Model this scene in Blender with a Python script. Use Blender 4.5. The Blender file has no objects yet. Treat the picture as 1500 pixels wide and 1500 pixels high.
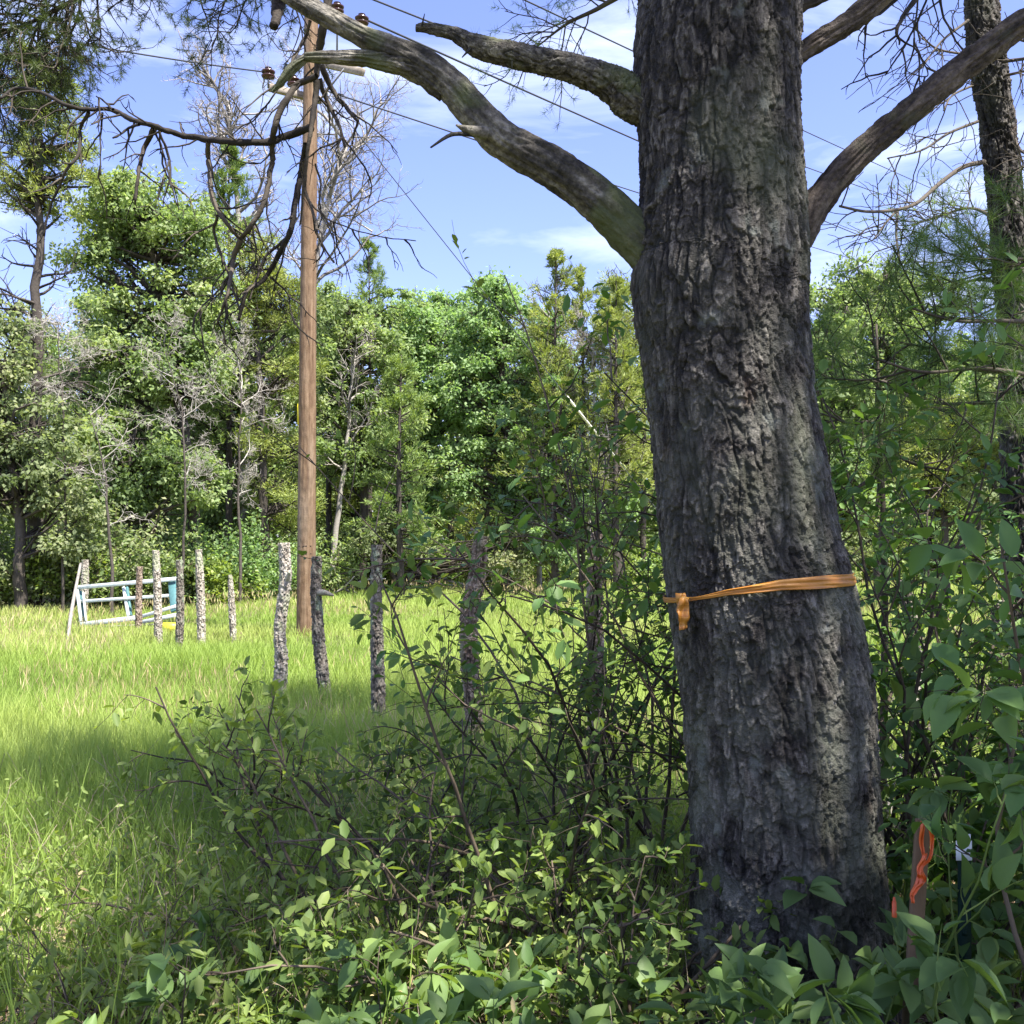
import bpy, math, random
import numpy as np
rad = math.radians
# ------------------------------------------------------------------ camera, sky, sun, exposure
S = bpy.context.scene
COL = S.collection
H = 1.6
PITCH = math.atan(40 / 1500)
cam = bpy.data.objects.new("camera", bpy.data.cameras.new("camera"))
COL.objects.link(cam)
cam.location = (0, 0, H)
cam.rotation_euler = (rad(90) + PITCH, 0, 0)
cam.data.sensor_width = 36
cam.data.lens = 36
cam.data.clip_start = 0.05
cam.data.clip_end = 3000
S.camera = cam

SUN_EL = rad(64)
TO = np.array([0.72, -0.69]); TO /= np.linalg.norm(TO)
SUN_DIR = np.array([TO[0] * math.cos(SUN_EL), TO[1] * math.cos(SUN_EL), math.sin(SUN_EL)])
W = bpy.data.worlds.new("World"); S.world = W; W.use_nodes = True
nt = W.node_tree; nt.nodes.clear()
N = nt.nodes.new; Lk = nt.links.new
sky = N('ShaderNodeTexSky'); sky.sky_type = 'NISHITA'; sky.sun_disc = False
sky.sun_elevation = SUN_EL; sky.sun_rotation = math.atan2(TO[0], TO[1]) % (2 * math.pi)
sky.air_density = 1.0; sky.dust_density = 1.2; sky.ozone_density = 1.6
tc = N('ShaderNodeTexCoord')
mp = N('ShaderNodeMapping'); mp.inputs['Rotation'].default_value = (rad(18), rad(24), 0)
mp.inputs['Scale'].default_value = (1.3, 1.0, 5.5)
Lk(tc.outputs['Generated'], mp.inputs['Vector'])
nz = N('ShaderNodeTexNoise'); nz.inputs['Scale'].default_value = 2.3; nz.inputs['Detail'].default_value = 7
nz.inputs['Roughness'].default_value = 0.55; nz.inputs['Distortion'].default_value = 0.5
Lk(mp.outputs[0], nz.inputs['Vector'])
rp = N('ShaderNodeMapRange'); rp.inputs[1].default_value = 0.5; rp.inputs[2].default_value = 0.78
rp.inputs[3].default_value = 0.0; rp.inputs[4].default_value = 0.85
Lk(nz.outputs['Fac'], rp.inputs[0])
mx = N('ShaderNodeMixRGB'); mx.inputs[2].default_value = (3.9, 4.2, 4.9, 1)
tint = N('ShaderNodeMixRGB'); tint.blend_type = 'MULTIPLY'; tint.inputs[0].default_value = 1
tint.inputs[2].default_value = (.68, .625, .85, 1)
Lk(sky.outputs[0], tint.inputs[1]); Lk(tint.outputs[0], mx.inputs[1]); Lk(rp.outputs[0], mx.inputs[0])
bg = N('ShaderNodeBackground'); bg.inputs['Strength'].default_value = 0.14
wo = N('ShaderNodeOutputWorld'); Lk(mx.outputs[0], bg.inputs[0]); Lk(bg.outputs[0], wo.inputs[0])
sun = bpy.data.objects.new("sun", bpy.data.lights.new("sun", 'SUN')); COL.objects.link(sun)
sun.data.energy = 5.0; sun.data.angle = rad(0.5); sun.data.color = (1.0, 0.955, 0.88)
from mathutils import Vector
sun.rotation_euler = Vector(SUN_DIR).to_track_quat('Z', 'Y').to_euler()
vs = S.view_settings
S.display_settings.display_device = 'sRGB'
vs.view_transform = 'Standard'; vs.look = 'None'; vs.gamma = 1; vs.exposure = 1.6
S.cycles.max_bounces = 7; S.cycles.transparent_max_bounces = 4
S.cycles.diffuse_bounces = 4; S.cycles.transmission_bounces = 4; S.cycles.glossy_bounces = 2
S.cycles.sample_clamp_indirect = 6

# ------------------------------------------------------------------ helpers
def P(px, py, D):
    """real-world point seen in the photograph at (px, py), D metres ahead"""
    u = (px - 750) / 1500; v = (750 - py) / 1500
    dy = math.cos(PITCH) - v * math.sin(PITCH); dz = math.sin(PITCH) + v * math.cos(PITCH)
    t = D / dy
    return np.array([u * t, D, H + dz * t])
def gx(px, D): return (px - 750) / 1500 * D
def rng(s): return np.random.default_rng(s)
def nrm(a): return a / (np.linalg.norm(a, axis=-1, keepdims=True) + 1e-9)

def build(name, V, F, mat, parent=None, smooth=False, rnd=None):
    """V (n,3); F list of int arrays (m,k) with k=3 or 4; rnd per-vertex float"""
    me = bpy.data.meshes.new(name)
    V = np.asarray(V, dtype=np.float32)
    me.vertices.add(len(V)); me.vertices.foreach_set('co', V.ravel())
    F = [f for f in F if len(f)]
    nl = sum(f.size for f in F); npoly = sum(len(f) for f in F)
    me.loops.add(nl); me.polygons.add(npoly)
    me.loops.foreach_set('vertex_index', np.concatenate([f.ravel() for f in F]).astype(np.int32))
    cnt = np.concatenate([np.full(len(f), f.shape[1]) for f in F])
    st = np.concatenate([[0], np.cumsum(cnt)[:-1]]).astype(np.int32)
    me.polygons.foreach_set('loop_start', st)
    if rnd is not None:
        a = me.attributes.new('rnd', 'FLOAT', 'POINT'); a.data.foreach_set('value', np.asarray(rnd, dtype=np.float32))
    me.update(calc_edges=True)
    if smooth: me.polygons.foreach_set('use_smooth', np.ones(npoly, dtype=bool))
    me.materials.append(mat)
    o = bpy.data.objects.new(name, me); COL.objects.link(o)
    if parent is not None: o.parent = parent
    return o

class MB:
    def __init__(s): s.V = []; s.F = []; s.R = []; s.n = 0
    def add(s, V, F, R=None):
        V = np.asarray(V, dtype=float).reshape(-1, 3)
        for f in F: s.F.append(np.asarray(f, dtype=np.int64) + s.n)
        s.V.append(V); s.R.append(np.full(len(V), .5) if R is None else np.asarray(R)); s.n += len(V)
    def build(s, name, mat, parent=None, smooth=False):
        if not s.V: return None
        V = np.concatenate(s.V)
        if parent is not None: V = V - np.array(parent.location)
        f3 = [f for f in s.F if f.shape[1] == 3]; f4 = [f for f in s.F if f.shape[1] == 4]
        return build(name, V, ([np.concatenate(f3)] if f3 else []) + ([np.concatenate(f4)] if f4 else []), mat, parent, smooth, np.concatenate(s.R))
    # --- tubes: pts (n,K,3), radii (n,K)
    def tubes(s, pts, rr, sides=5, R=None):
        pts = np.asarray(pts, float); n, K, _ = pts.shape
        rr = np.broadcast_to(rr, (n, K))
        T = np.gradient(pts, axis=1); T = nrm(T)
        ref = np.where(np.abs(T[:, :1, 2:3]) > .8, np.array([[[1., 0, 0]]]), np.array([[[0, 0, 1.]]]))
        A = nrm(np.cross(T, np.broadcast_to(ref, T.shape))); B = np.cross(T, A)
        th = np.arange(sides) / sides * 2 * np.pi
        off = A[:, :, None] * np.cos(th)[None, None, :, None] + B[:, :, None] * np.sin(th)[None, None, :, None]
        V = pts[:, :, None] + off * rr[:, :, None, None]
        idx = np.arange(n * K * sides).reshape(n, K, sides)
        a = idx[:, :-1]; b = np.roll(a, -1, axis=2); d = idx[:, 1:]; c = np.roll(d, -1, axis=2)
        F = [np.stack([a, b, c, d], -1).reshape(-1, 4)]
        capv = idx[:, -1]
        if sides > 3:
            for j in range(1, sides - 1): F.append(np.stack([capv[:, 0], capv[:, j], capv[:, j + 1]], -1))
        else: F.append(capv)
        r = np.repeat(rng(n + K).random(n) if R is None else R, K * sides)
        s.add(V, F, r)
    def tube(s, pts, rr, sides=8, n=None):
        pts = np.asarray(pts, float)
        if n: pts, rr = smooth_path(pts, rr, n)
        s.tubes(pts[None], np.asarray(rr, float)[None] * np.ones((1, len(pts))), sides)
    def box(s, c, size, rot=None, R=None):
        v = np.array([[x, y, z] for x in (-.5, .5) for y in (-.5, .5) for z in (-.5, .5)]) * size
        if rot is not None: v = v @ rot.T
        s.add(v + c, [np.array([[0, 1, 3, 2], [4, 6, 7, 5], [0, 4, 5, 1], [2, 3, 7, 6], [0, 2, 6, 4], [1, 5, 7, 3]])], None if R is None else np.full(8, R))
    def bar(s, a, b, w, h, up=(0, 0, 1), ch=0.0):
        a = np.array(a, float); b = np.array(b, float); t = nrm(b - a)
        x = nrm(np.cross(t, up)); z = np.cross(x, t)
        s.box((a + b) / 2, np.array([w, np.linalg.norm(b - a), h]), np.stack([x, t, z], 1))
    # --- leaves: axis A, normal Nn, length Ln, width ratio
    def leaves(s, Pn, A, Nn, Ln, wr=.5, kind='far', r=None, seed=0, curl=.25):
        n = len(Pn)
        if n == 0: return
        g = rng(seed + n); A = nrm(A); Sd = nrm(np.cross(A, Nn)); Nn = np.cross(Sd, A)
        Ln = np.broadcast_to(Ln, (n,))
        if kind == 'far':
            t = np.array([[0, 0, 0], [.45, .5, .06], [1, 0, -.06], [.4, -.5, .06]])
            F = np.array([[0, 1, 2, 3]])
        elif kind == 'mid':
            t = np.array([[0, 0, 0], [.3, .42, .05], [.72, .36, .02], [1, 0, -.12], [.72, -.36, .02], [.3, -.42, .05]])
            F = np.array([[0, 1, 2, 3], [0, 3, 4, 5]])
        elif kind == 'needle':
            t = np.array([[0, .5, 0], [0, -.5, 0], [1, 0, 0]]); F = np.array([[0, 1, 2]])
        elif kind == 'blade':
            t = np.array([[0, .5, 0], [0, -.5, 0], [.5, .42, .05], [.5, -.42, .05], [.85, .2, .2], [.85, -.2, .2], [1, 0, .32]])
            F = None
        else:
            x = np.array([0, .12, .35, .62, .85, 1.]); w = np.array([0, .3, .5, .42, .2, 0]); zz = -curl * x ** 2
            t = [[x[0], 0, zz[0]]]
            for i in range(1, 5): t += [[x[i], w[i], zz[i] + w[i] * .28], [x[i], 0, zz[i]], [x[i], -w[i], zz[i] + w[i] * .28]]
            t += [[1, 0, zz[5]]]; t = np.array(t)
            q = []
            for i in range(3):
                a = 1 + 3 * i; q += [[a, a + 1, a + 4, a + 3], [a + 1, a + 2, a + 5, a + 4]]
            F = np.array(q); F3 = np.array([[0, 2, 1], [0, 3, 2], [10, 11, 13], [11, 12, 13]])
        wr = np.broadcast_to(wr, (n,))
        k = len(t)
        cz = (0.6 + .8 * g.random(n)) if kind in ('near', 'blade') else np.ones(n)
        V = (Pn[:, None] + A[:, None] * (t[None, :, 0:1] * Ln[:, None, None]) + Sd[:, None] * (t[None, :, 1:2] * (Ln * wr)[:, None, None])
             + Nn[:, None] * (t[None, :, 2:3] * (Ln * cz)[:, None, None]))
        base = (np.arange(n) * k)[:, None, None]
        if kind == 'near': Fs = [(F[None] + base).reshape(-1, 4), (F3[None] + base).reshape(-1, 3)]
        elif kind == 'blade':
            Fs = [(np.array([[0, 1, 3, 2], [2, 3, 5, 4]])[None] + base).reshape(-1, 4), (np.array([[4, 5, 6]])[None] + base).reshape(-1, 3)]
        else: Fs = [(F[None] + base).reshape(-1, F.shape[1])]
        rr = g.random(n) if r is None else np.broadcast_to(r, (n,))
        s.add(V, Fs, np.repeat(rr, k))

def smooth_path(pts, rr, n):
    pts = np.asarray(pts, float); rr = np.asarray(rr, float) * np.ones(len(pts))
    q = np.column_stack([pts, rr]); m = len(q)
    e = np.vstack([2 * q[0] - q[1], q, 2 * q[-1] - q[-2]])
    u = np.linspace(0, m - 1 - 1e-6, n); i = u.astype(int); f = (u - i)[:, None]
    a, b, c, d = e[i], e[i + 1], e[i + 2], e[i + 3]
    o = .5 * (2 * b + (c - a) * f + (2 * a - 5 * b + 4 * c - d) * f ** 2 + (3 * b - a - 3 * c + d) * f ** 3)
    return o[:, :3], np.maximum(o[:, 3], 1e-4)

def grow(g, P0, D0, L, K, wig=.15, bend=0.0):
    n = len(P0); pts = np.empty((n, K, 3)); pts[:, 0] = P0; d = nrm(D0)
    L = np.broadcast_to(L, (n,)); bend = np.broadcast_to(bend, (n,))
    for k in range(1, K):
        d = nrm(d + g.normal(0, wig, (n, 3)) + np.stack([0 * bend, 0 * bend, bend], -1))
        pts[:, k] = pts[:, k - 1] + d * (L / (K - 1))[:, None]
    return pts
def kids(g, pts, m, t0, t1, ang, up=0.0, outward=None):
    n, K, _ = pts.shape; pi = np.repeat(np.arange(n), m)
    t = (t0 + (t1 - t0) * (np.tile(np.arange(m), n) + g.random(n * m)) / m) * (K - 1)
    i = np.minimum(t.astype(int), K - 2); f = (t - i)[:, None]
    p = pts[pi, i] * (1 - f) + pts[pi, i + 1] * f
    T = nrm(pts[pi, i + 1] - pts[pi, i])
    q = nrm(np.cross(T, g.normal(0, 1, (n * m, 3))))
    a = ang * (.7 + .6 * g.random(n * m))[:, None]
    d = T * np.cos(a) + q * np.sin(a); d[:, 2] += up
    return pi, t / (K - 1), p, nrm(d)

def tag(o, label=None, cat=None, group=None, kind=None):
    if label: o['label'] = label
    if cat: o['category'] = cat
    if group: o['group'] = group
    if kind: o['kind'] = kind
    return o
def empty(name, loc, label, cat, group=None):
    o = bpy.data.objects.new(name, None); COL.objects.link(o); o.location = tuple(float(v) for v in loc); o.empty_display_size = .2
    return tag(o, label, cat, group)

# numpy noise
def h3(i, j, k, s):
    n = (i.astype(np.int64) * 73856093) ^ (j.astype(np.int64) * 19349663) ^ (k.astype(np.int64) * 83492791) ^ (s * 2654435761)
    n = (n ^ (n >> 13)) * 1274126177; n = n ^ (n >> 16)
    return (n & 0xffffff) / float(0x1000000)
def vnoise(p, s=0):
    i = np.floor(p).astype(np.int64); f = p - i; f = f * f * (3 - 2 * f); o = 0
    for a in (0, 1):
        for b in (0, 1):
            for c in (0, 1):
                w = (f[:, 0] if a else 1 - f[:, 0]) * (f[:, 1] if b else 1 - f[:, 1]) * (f[:, 2] if c else 1 - f[:, 2])
                o = o + w * h3(i[:, 0] + a, i[:, 1] + b, i[:, 2] + c, s)
    return o * 2 - 1
def fbm(p, s=0, o=3):
    return sum(vnoise(p * 2.03 ** k, s + k) * .5 ** k for k in range(o))
def worley(p, s=0):
    i = np.floor(p).astype(np.int64); F1 = np.full(len(p), 9.); F2 = np.full(len(p), 9.); idd = np.zeros(len(p)); rel = np.zeros((len(p), 3))
    for a in (-1, 0, 1):
        for b in (-1, 0, 1):
            for c in (-1, 0, 1):
                q = i + np.array([a, b, c])
                o = np.stack([h3(q[:, 0], q[:, 1], q[:, 2], s + m) for m in (1, 2, 3)], -1)
                dv = p - (q + o); d = np.sqrt((dv ** 2).sum(1)); hh = h3(q[:, 0], q[:, 1], q[:, 2], s + 4)
                nw = d < F1
                F2 = np.where(nw, F1, np.minimum(F2, d)); idd = np.where(nw, hh, idd); rel = np.where(nw[:, None], dv, rel); F1 = np.where(nw, d, F1)
    return F1, F2, idd, rel
def sst(a, b, x):
    t = np.clip((x - a) / (b - a), 0, 1); return t * t * (3 - 2 * t)

def bark_tube(path, radii, sides, rings, parent, name, mat, amp=.02, cell=.045, stretch=4., squash=1., seed=1, style='plates', sharp=0.16):
    """a limb or trunk as one dense mesh with modelled bark relief"""
    pts, rr = smooth_path(path, radii, rings)
    T = nrm(np.gradient(pts, axis=0)); ref = np.array([0, 1., 0]) if abs(T[:, 1]).max() < .9 else np.array([1., 0, 0])
    A = nrm(np.cross(ref, T)); B = np.cross(T, A)
    sl = np.concatenate([[0], np.cumsum(np.linalg.norm(np.diff(pts, axis=0), axis=1))])
    th = np.arange(sides) / sides * 2 * np.pi
    c, s_ = np.cos(th), np.sin(th)
    ring = A[:, None] * c[None, :, None] + B[:, None] * s_[None, :, None]
    lc = np.stack([rr[:, None] * c[None], rr[:, None] * s_[None], np.repeat(sl[:, None], sides, 1)], -1).reshape(-1, 3)
    w = lc.copy(); wp = lc * np.array([9, 9, 3.5])
    w[:, 0] += .018 * fbm(wp, seed, 2); w[:, 1] += .018 * fbm(wp + 7, seed + 3, 2); w[:, 2] += .05 * fbm(wp + 3, seed + 5, 2)
    base = .35 * fbm(lc * np.array([4, 4, 2.2]), seed + 9, 3)
    if style == 'plates':
        w2 = w.copy(); w2[:, 0] += .010 * fbm(lc * np.array([45, 45, 14]), seed + 61, 2); w2[:, 1] += .010 * fbm(lc * np.array([45, 45, 14]) + 9, seed + 63, 2); w2[:, 2] += .02 * fbm(lc * np.array([40, 40, 20]), seed + 65, 2)
        fis = np.exp(-(fbm(w2 * np.array([1, 1, .2]) / cell * .80, seed + 71, 3) / .13) ** 2)
        fi2 = np.exp(-(fbm(w2 * np.array([1, 1, .28]) / cell * 1.9, seed + 75, 2) / .10) ** 2)
        G1, G2, id2, rel2 = worley(w2 / np.array([cell * .75, cell * .75, cell * 1.7]), seed + 21)
        K1, K2, id3, rel3 = worley(w2 / np.array([cell * .30, cell * .30, cell * .62]), seed + 31)
        hgt = .62 - .70 * fis - .22 * fi2 + .38 * (id2 - .5) + .38 * rel2[:, 2] + .22 * rel2[:, 0] + .22 * (id3 - .5) + .30 * rel3[:, 2] + .22 * base + .12 * fbm(lc * np.array([230, 230, 80]), seed + 41, 2)
        r = np.clip(.5 + .42 * (id2 - .5) + .35 * (id3 - .5) + .2 * rel3[:, 2] - .42 * fis - .15 * fi2 + .04, 0, 1)
    else:
        G1, G2, id2, rel2 = worley(w / np.array([cell, cell, cell * stretch]), seed + 21)
        hgt = .3 * sst(0, .35, G2 - G1) + .25 * id2 + .7 * base + .4 * (1 - 2 * np.abs(fbm(lc * np.array([75, 75, 6]), seed + 45, 2))) + .15 * fbm(lc * np.array([90, 90, 25]), seed + 41, 2)
        r = np.clip(.5 + .5 * fbm(lc * np.array([30, 30, 8]), seed + 51, 2), 0, 1)
    V = pts[:, None] + ring * (rr[:, None] + (hgt.reshape(rings, sides) - .5) * amp * np.clip(rr / rr.max(), .3, 1)[:, None])[:, :, None]
    idx = np.arange(rings * sides).reshape(rings, sides)
    a = idx[:-1]; b = np.roll(a, -1, 1); d = idx[1:]; cc = np.roll(d, -1, 1)
    F = [np.stack([a, b, cc, d], -1).reshape(-1, 4)]
    V = V.reshape(-1, 3)
    for e, fl in ((0, 1), (-1, 0)):
        V = np.vstack([V, pts[e][None]]); k = len(V) - 1; q = idx[e]
        F.append(np.stack([q, np.roll(q, -1), np.full(sides, k)], -1) if not fl else np.stack([np.roll(q, -1), q, np.full(sides, k)], -1))
        r = np.append(r, .5)
    if parent is not None: V = V - np.array(parent.location)
    return build(name, V, F, mat, parent, style != 'plates', r)

# ------------------------------------------------------------------ materials
def mat(name):
    m = bpy.data.materials.new(name); m.use_nodes = True; m.node_tree.nodes.clear(); return m, m.node_tree
def node(t, typ, **kw):
    n = t.nodes.new(typ)
    for k, v in kw.items():
        if k.startswith('i_'): n.inputs[k[2:].replace('_', ' ')].default_value = v
        else: setattr(n, k, v)
    return n
def ramp(t, src, stops):
    r = t.nodes.new('ShaderNodeValToRGB'); e = r.color_ramp.elements
    while len(e) < len(stops): e.new(.5)
    for el, (p, c) in zip(e, stops): el.position = p; el.color = (*c, 1)
    t.links.new(src, r.inputs[0]); return r.outputs[0]
def leaf_mat(name, c0, c1, c2, trans=.35, rough=.5, spec=.35, nscale=.5, tcol=(1.25, 1.25, .45)):
    m, t = mat(name)
    at = node(t, 'ShaderNodeAttribute', attribute_name='rnd')
    tcn = node(t, 'ShaderNodeTexCoord'); nn = node(t, 'ShaderNodeTexNoise', i_Scale=nscale, i_Detail=2.)
    t.links.new(tcn.outputs['Object'], nn.inputs['Vector'])
    ad = node(t, 'ShaderNodeMath', operation='MULTIPLY_ADD'); ad.inputs[1].default_value = .55
    t.links.new(at.outputs['Fac'], ad.inputs[0])
    ml = node(t, 'ShaderNodeMath', operation='MULTIPLY_ADD'); ml.inputs[1].default_value = 1.3; ml.inputs[2].default_value = -.42
    t.links.new(nn.outputs['Fac'], ml.inputs[0]); t.links.new(ml.outputs[0], ad.inputs[2])
    col = ramp(t, ad.outputs[0], [(0.1, c0), (.5, c1), (.95, c2)])
    b = node(t, 'ShaderNodeBsdfPrincipled'); b.inputs['Roughness'].default_value = rough; b.inputs['Specular IOR Level'].default_value = spec
    tr = node(t, 'ShaderNodeBsdfTranslucent'); tm = node(t, 'ShaderNodeMixRGB', blend_type='MULTIPLY'); tm.inputs[0].default_value = 1; tm.inputs[2].default_value = (*tcol, 1)
    t.links.new(col, tm.inputs[1]); t.links.new(tm.outputs[0], tr.inputs[0]); t.links.new(col, b.inputs['Base Color'])
    ms = node(t, 'ShaderNodeMixShader'); ms.inputs[0].default_value = trans
    t.links.new(b.outputs[0], ms.inputs[1]); t.links.new(tr.outputs[0], ms.inputs[2])
    o = node(t, 'ShaderNodeOutputMaterial'); t.links.new(ms.outputs[0], o.inputs[0]); return m
def rough_mat(name, stops, scale=(8, 8, 8), rough=.85, bump=.3, bscale=40., use_rnd=.5, extra=None, detail=6., bdist=.01, spec=.25):
    m, t = mat(name)
    tcn = node(t, 'ShaderNodeTexCoord'); mp = node(t, 'ShaderNodeMapping'); mp.inputs['Scale'].default_value = scale
    t.links.new(tcn.outputs['Object'], mp.inputs['Vector'])
    nn = node(t, 'ShaderNodeTexNoise', i_Scale=1., i_Detail=detail); nn.inputs['Roughness'].default_value = .62
    t.links.new(mp.outputs[0], nn.inputs['Vector'])
    at = node(t, 'ShaderNodeAttribute', attribute_name='rnd')
    m1 = node(t, 'ShaderNodeMath', operation='MULTIPLY_ADD'); m1.inputs[1].default_value = use_rnd; m1.inputs[2].default_value = -.5 * use_rnd
    t.links.new(at.outputs['Fac'], m1.inputs[0])
    m2 = node(t, 'ShaderNodeMath', operation='ADD'); t.links.new(m1.outputs[0], m2.inputs[0]); t.links.new(nn.outputs['Fac'], m2.inputs[1])
    col = ramp(t, m2.outputs[0], stops)
    if extra:
        for (sc, lo, hi, c, f) in extra:
            n2 = node(t, 'ShaderNodeTexNoise', i_Scale=1., i_Detail=4.); mp2 = node(t, 'ShaderNodeMapping'); mp2.inputs['Scale'].default_value = sc; mp2.inputs['Location'].default_value = (sc[0], lo * 9, hi * 7)
            t.links.new(tcn.outputs['Object'], mp2.inputs['Vector']); t.links.new(mp2.outputs[0], n2.inputs['Vector'])
            mr = node(t, 'ShaderNodeMapRange'); mr.inputs[1].default_value = lo; mr.inputs[2].default_value = hi; mr.inputs[4].default_value = f
            t.links.new(n2.outputs['Fac'], mr.inputs[0])
            mm = node(t, 'ShaderNodeMixRGB'); mm.inputs[2].default_value = (*c, 1)
            t.links.new(mr.outputs[0], mm.inputs[0]); t.links.new(col, mm.inputs[1]); col = mm.outputs[0]
    b = node(t, 'ShaderNodeBsdfPrincipled'); b.inputs['Roughness'].default_value = rough; b.inputs['Specular IOR Level'].default_value = spec
    t.links.new(col, b.inputs['Base Color'])
    if bump:
        nb = node(t, 'ShaderNodeTexNoise', i_Scale=bscale, i_Detail=4.); t.links.new(tcn.outputs['Object'], nb.inputs['Vector'])
        bp = node(t, 'ShaderNodeBump', i_Strength=bump, i_Distance=bdist); t.links.new(nb.outputs['Fac'], bp.inputs['Height']); t.links.new(bp.outputs[0], b.inputs['Normal'])
    o = node(t, 'ShaderNodeOutputMaterial'); t.links.new(b.outputs[0], o.inputs[0]); return m

M = {}
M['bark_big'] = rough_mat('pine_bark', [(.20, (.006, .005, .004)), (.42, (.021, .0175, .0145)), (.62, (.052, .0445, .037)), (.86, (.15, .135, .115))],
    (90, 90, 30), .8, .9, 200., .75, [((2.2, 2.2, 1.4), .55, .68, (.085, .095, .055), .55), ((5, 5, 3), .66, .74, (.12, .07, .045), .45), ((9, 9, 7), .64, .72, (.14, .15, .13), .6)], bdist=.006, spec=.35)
t_ = M['bark_big'].node_tree; pb_ = t_.nodes['Principled BSDF']; src_ = pb_.inputs['Base Color'].links[0].from_socket   # grey-green lichen mottling, plus a tint that pales the bark towards the foot
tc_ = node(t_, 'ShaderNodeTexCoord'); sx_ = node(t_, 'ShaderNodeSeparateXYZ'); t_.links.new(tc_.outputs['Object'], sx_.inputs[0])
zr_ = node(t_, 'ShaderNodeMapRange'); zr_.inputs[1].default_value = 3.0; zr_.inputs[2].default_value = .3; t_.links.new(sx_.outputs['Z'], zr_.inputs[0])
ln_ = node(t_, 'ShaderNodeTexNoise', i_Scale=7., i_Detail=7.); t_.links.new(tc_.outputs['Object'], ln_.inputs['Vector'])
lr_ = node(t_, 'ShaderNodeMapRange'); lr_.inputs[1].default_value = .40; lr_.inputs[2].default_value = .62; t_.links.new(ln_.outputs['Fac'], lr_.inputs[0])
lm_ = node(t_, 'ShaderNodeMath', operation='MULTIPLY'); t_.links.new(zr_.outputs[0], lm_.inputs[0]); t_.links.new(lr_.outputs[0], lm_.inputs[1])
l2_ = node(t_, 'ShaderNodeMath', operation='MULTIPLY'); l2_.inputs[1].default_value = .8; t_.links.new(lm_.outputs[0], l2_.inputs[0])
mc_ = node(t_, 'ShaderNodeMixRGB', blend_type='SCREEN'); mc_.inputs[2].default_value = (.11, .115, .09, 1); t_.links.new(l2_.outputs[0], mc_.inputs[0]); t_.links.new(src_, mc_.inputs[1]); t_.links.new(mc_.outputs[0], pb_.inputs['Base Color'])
M['limb'] = rough_mat('limb_bark', [(.25, (.022, .020, .016)), (.45, (.060, .053, .042)), (.6, (.11, .10, .08)), (.8, (.24, .22, .18))],
    (55, 55, 55), .8, .8, 160., .5, [((5, 5, 5), .50, .62, (.10, .12, .045), .6)], bdist=.005)
M['limb_red'] = rough_mat('living_limb_bark', [(.25, (.018, .014, .011)), (.5, (.058, .045, .035)), (.75, (.13, .105, .085))],
    (55, 55, 55), .8, .7, 160., .5, [((5, 5, 5), .55, .66, (.09, .10, .05), .5)], bdist=.005)
M['twig_dark'] = rough_mat('dark_twig', [(.3, (.022, .018, .014)), (.7, (.085, .07, .052))], (12, 12, 12), .85, .3, 100)
M['twig_shrub'] = rough_mat('shrub_twig', [(.3, (.035, .026, .018)), (.7, (.13, .10, .07))], (12, 12, 12), .7, .2, 100)
M['twig_pale'] = rough_mat('pale_dead_twig', [(.3, (.22, .20, .17)), (.7, (.46, .43, .38))], (6, 6, 6), .85, 0)
M['bark_far'] = rough_mat('dark_tree_bark', [(.3, (.022, .018, .014)), (.7, (.085, .072, .06))], (6, 6, 3), .9, .5, 20, bdist=.03)
M['bark_grey'] = rough_mat('grey_tree_bark', [(.3, (.12, .11, .095)), (.7, (.36, .33, .29))], (6, 6, 3), .9, .3, 20, bdist=.02)
M['post'] = rough_mat('weathered_post_bark', [(.15, (.08, .065, .05)), (.38, (.23, .20, .16)), (.52, (.36, .32, .26)), (.75, (.50, .46, .39))],
    (26, 26, 5), .85, .6, 70, .5, [((9, 9, 5), .55, .62, (.30, .33, .2), .6)], bdist=.008)
M['post_dark'] = rough_mat('dark_lichen_post_bark', [(.25, (.06, .05, .04)), (.5, (.15, .13, .105)), (.7, (.26, .235, .185)), (.85, (.36, .35, .28))],
    (26, 26, 5), .85, .6, 70, .5, [((12, 12, 7), .57, .63, (.28, .33, .22), .7)], bdist=.008)
M['post_red'] = rough_mat('reddish_post_bark', [(.25, (.075, .054, .04)), (.5, (.23, .17, .125)), (.75, (.40, .34, .27))],
    (22, 22, 6), .85, .6, 70, .5, [((7, 7, 4), .55, .62, (.25, .26, .15), .5)], bdist=.008)
M['pole'] = rough_mat('pole_wood', [(.25, (.09, .05, .028)), (.5, (.165, .105, .060)), (.75, (.25, .17, .105))], (26, 26, .8), .8, .4, 60, .3,
    [((3, 3, .35), .5, .7, (.28, .235, .18), .45)], detail=8.)
M['crossarm'] = rough_mat('crossarm_wood', [(.3, (.2, .16, .12)), (.7, (.42, .37, .3))], (3, 20, 20), .85, .2, 40)
M['grass'] = leaf_mat('grass_blades', (0.167, 0.266, 0.049), (0.305, 0.418, 0.092), (0.491, 0.522, 0.183), .45, .6, .2, .16, (1.1, 1.1, .7))
M['hay'] = leaf_mat('dry_seed_heads', (.34, .27, .13), (.46, .38, .19), (.55, .48, .28), .3, .7, .2, .5, (1, 1, .8))
M['oak'] = leaf_mat('oak_leaves', (0.118, 0.180, 0.074), (0.234, 0.322, 0.124), (0.457, 0.508, 0.265), .52, .6, .25, .45, (1.15, 1.2, .6))
M['blue_leaf'] = leaf_mat('cool_green_leaves', (0.129, 0.169, 0.088), (0.242, 0.293, 0.138), (0.451, 0.451, 0.263), .52, .6, .25, .45, (1.1, 1.2, .7))
M['maple'] = leaf_mat('bright_green_leaves', (0.134, 0.218, 0.095), (0.252, 0.375, 0.155), (0.416, 0.525, 0.259), .52, .6, .25, .45, (1.1, 1.2, .6))
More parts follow.
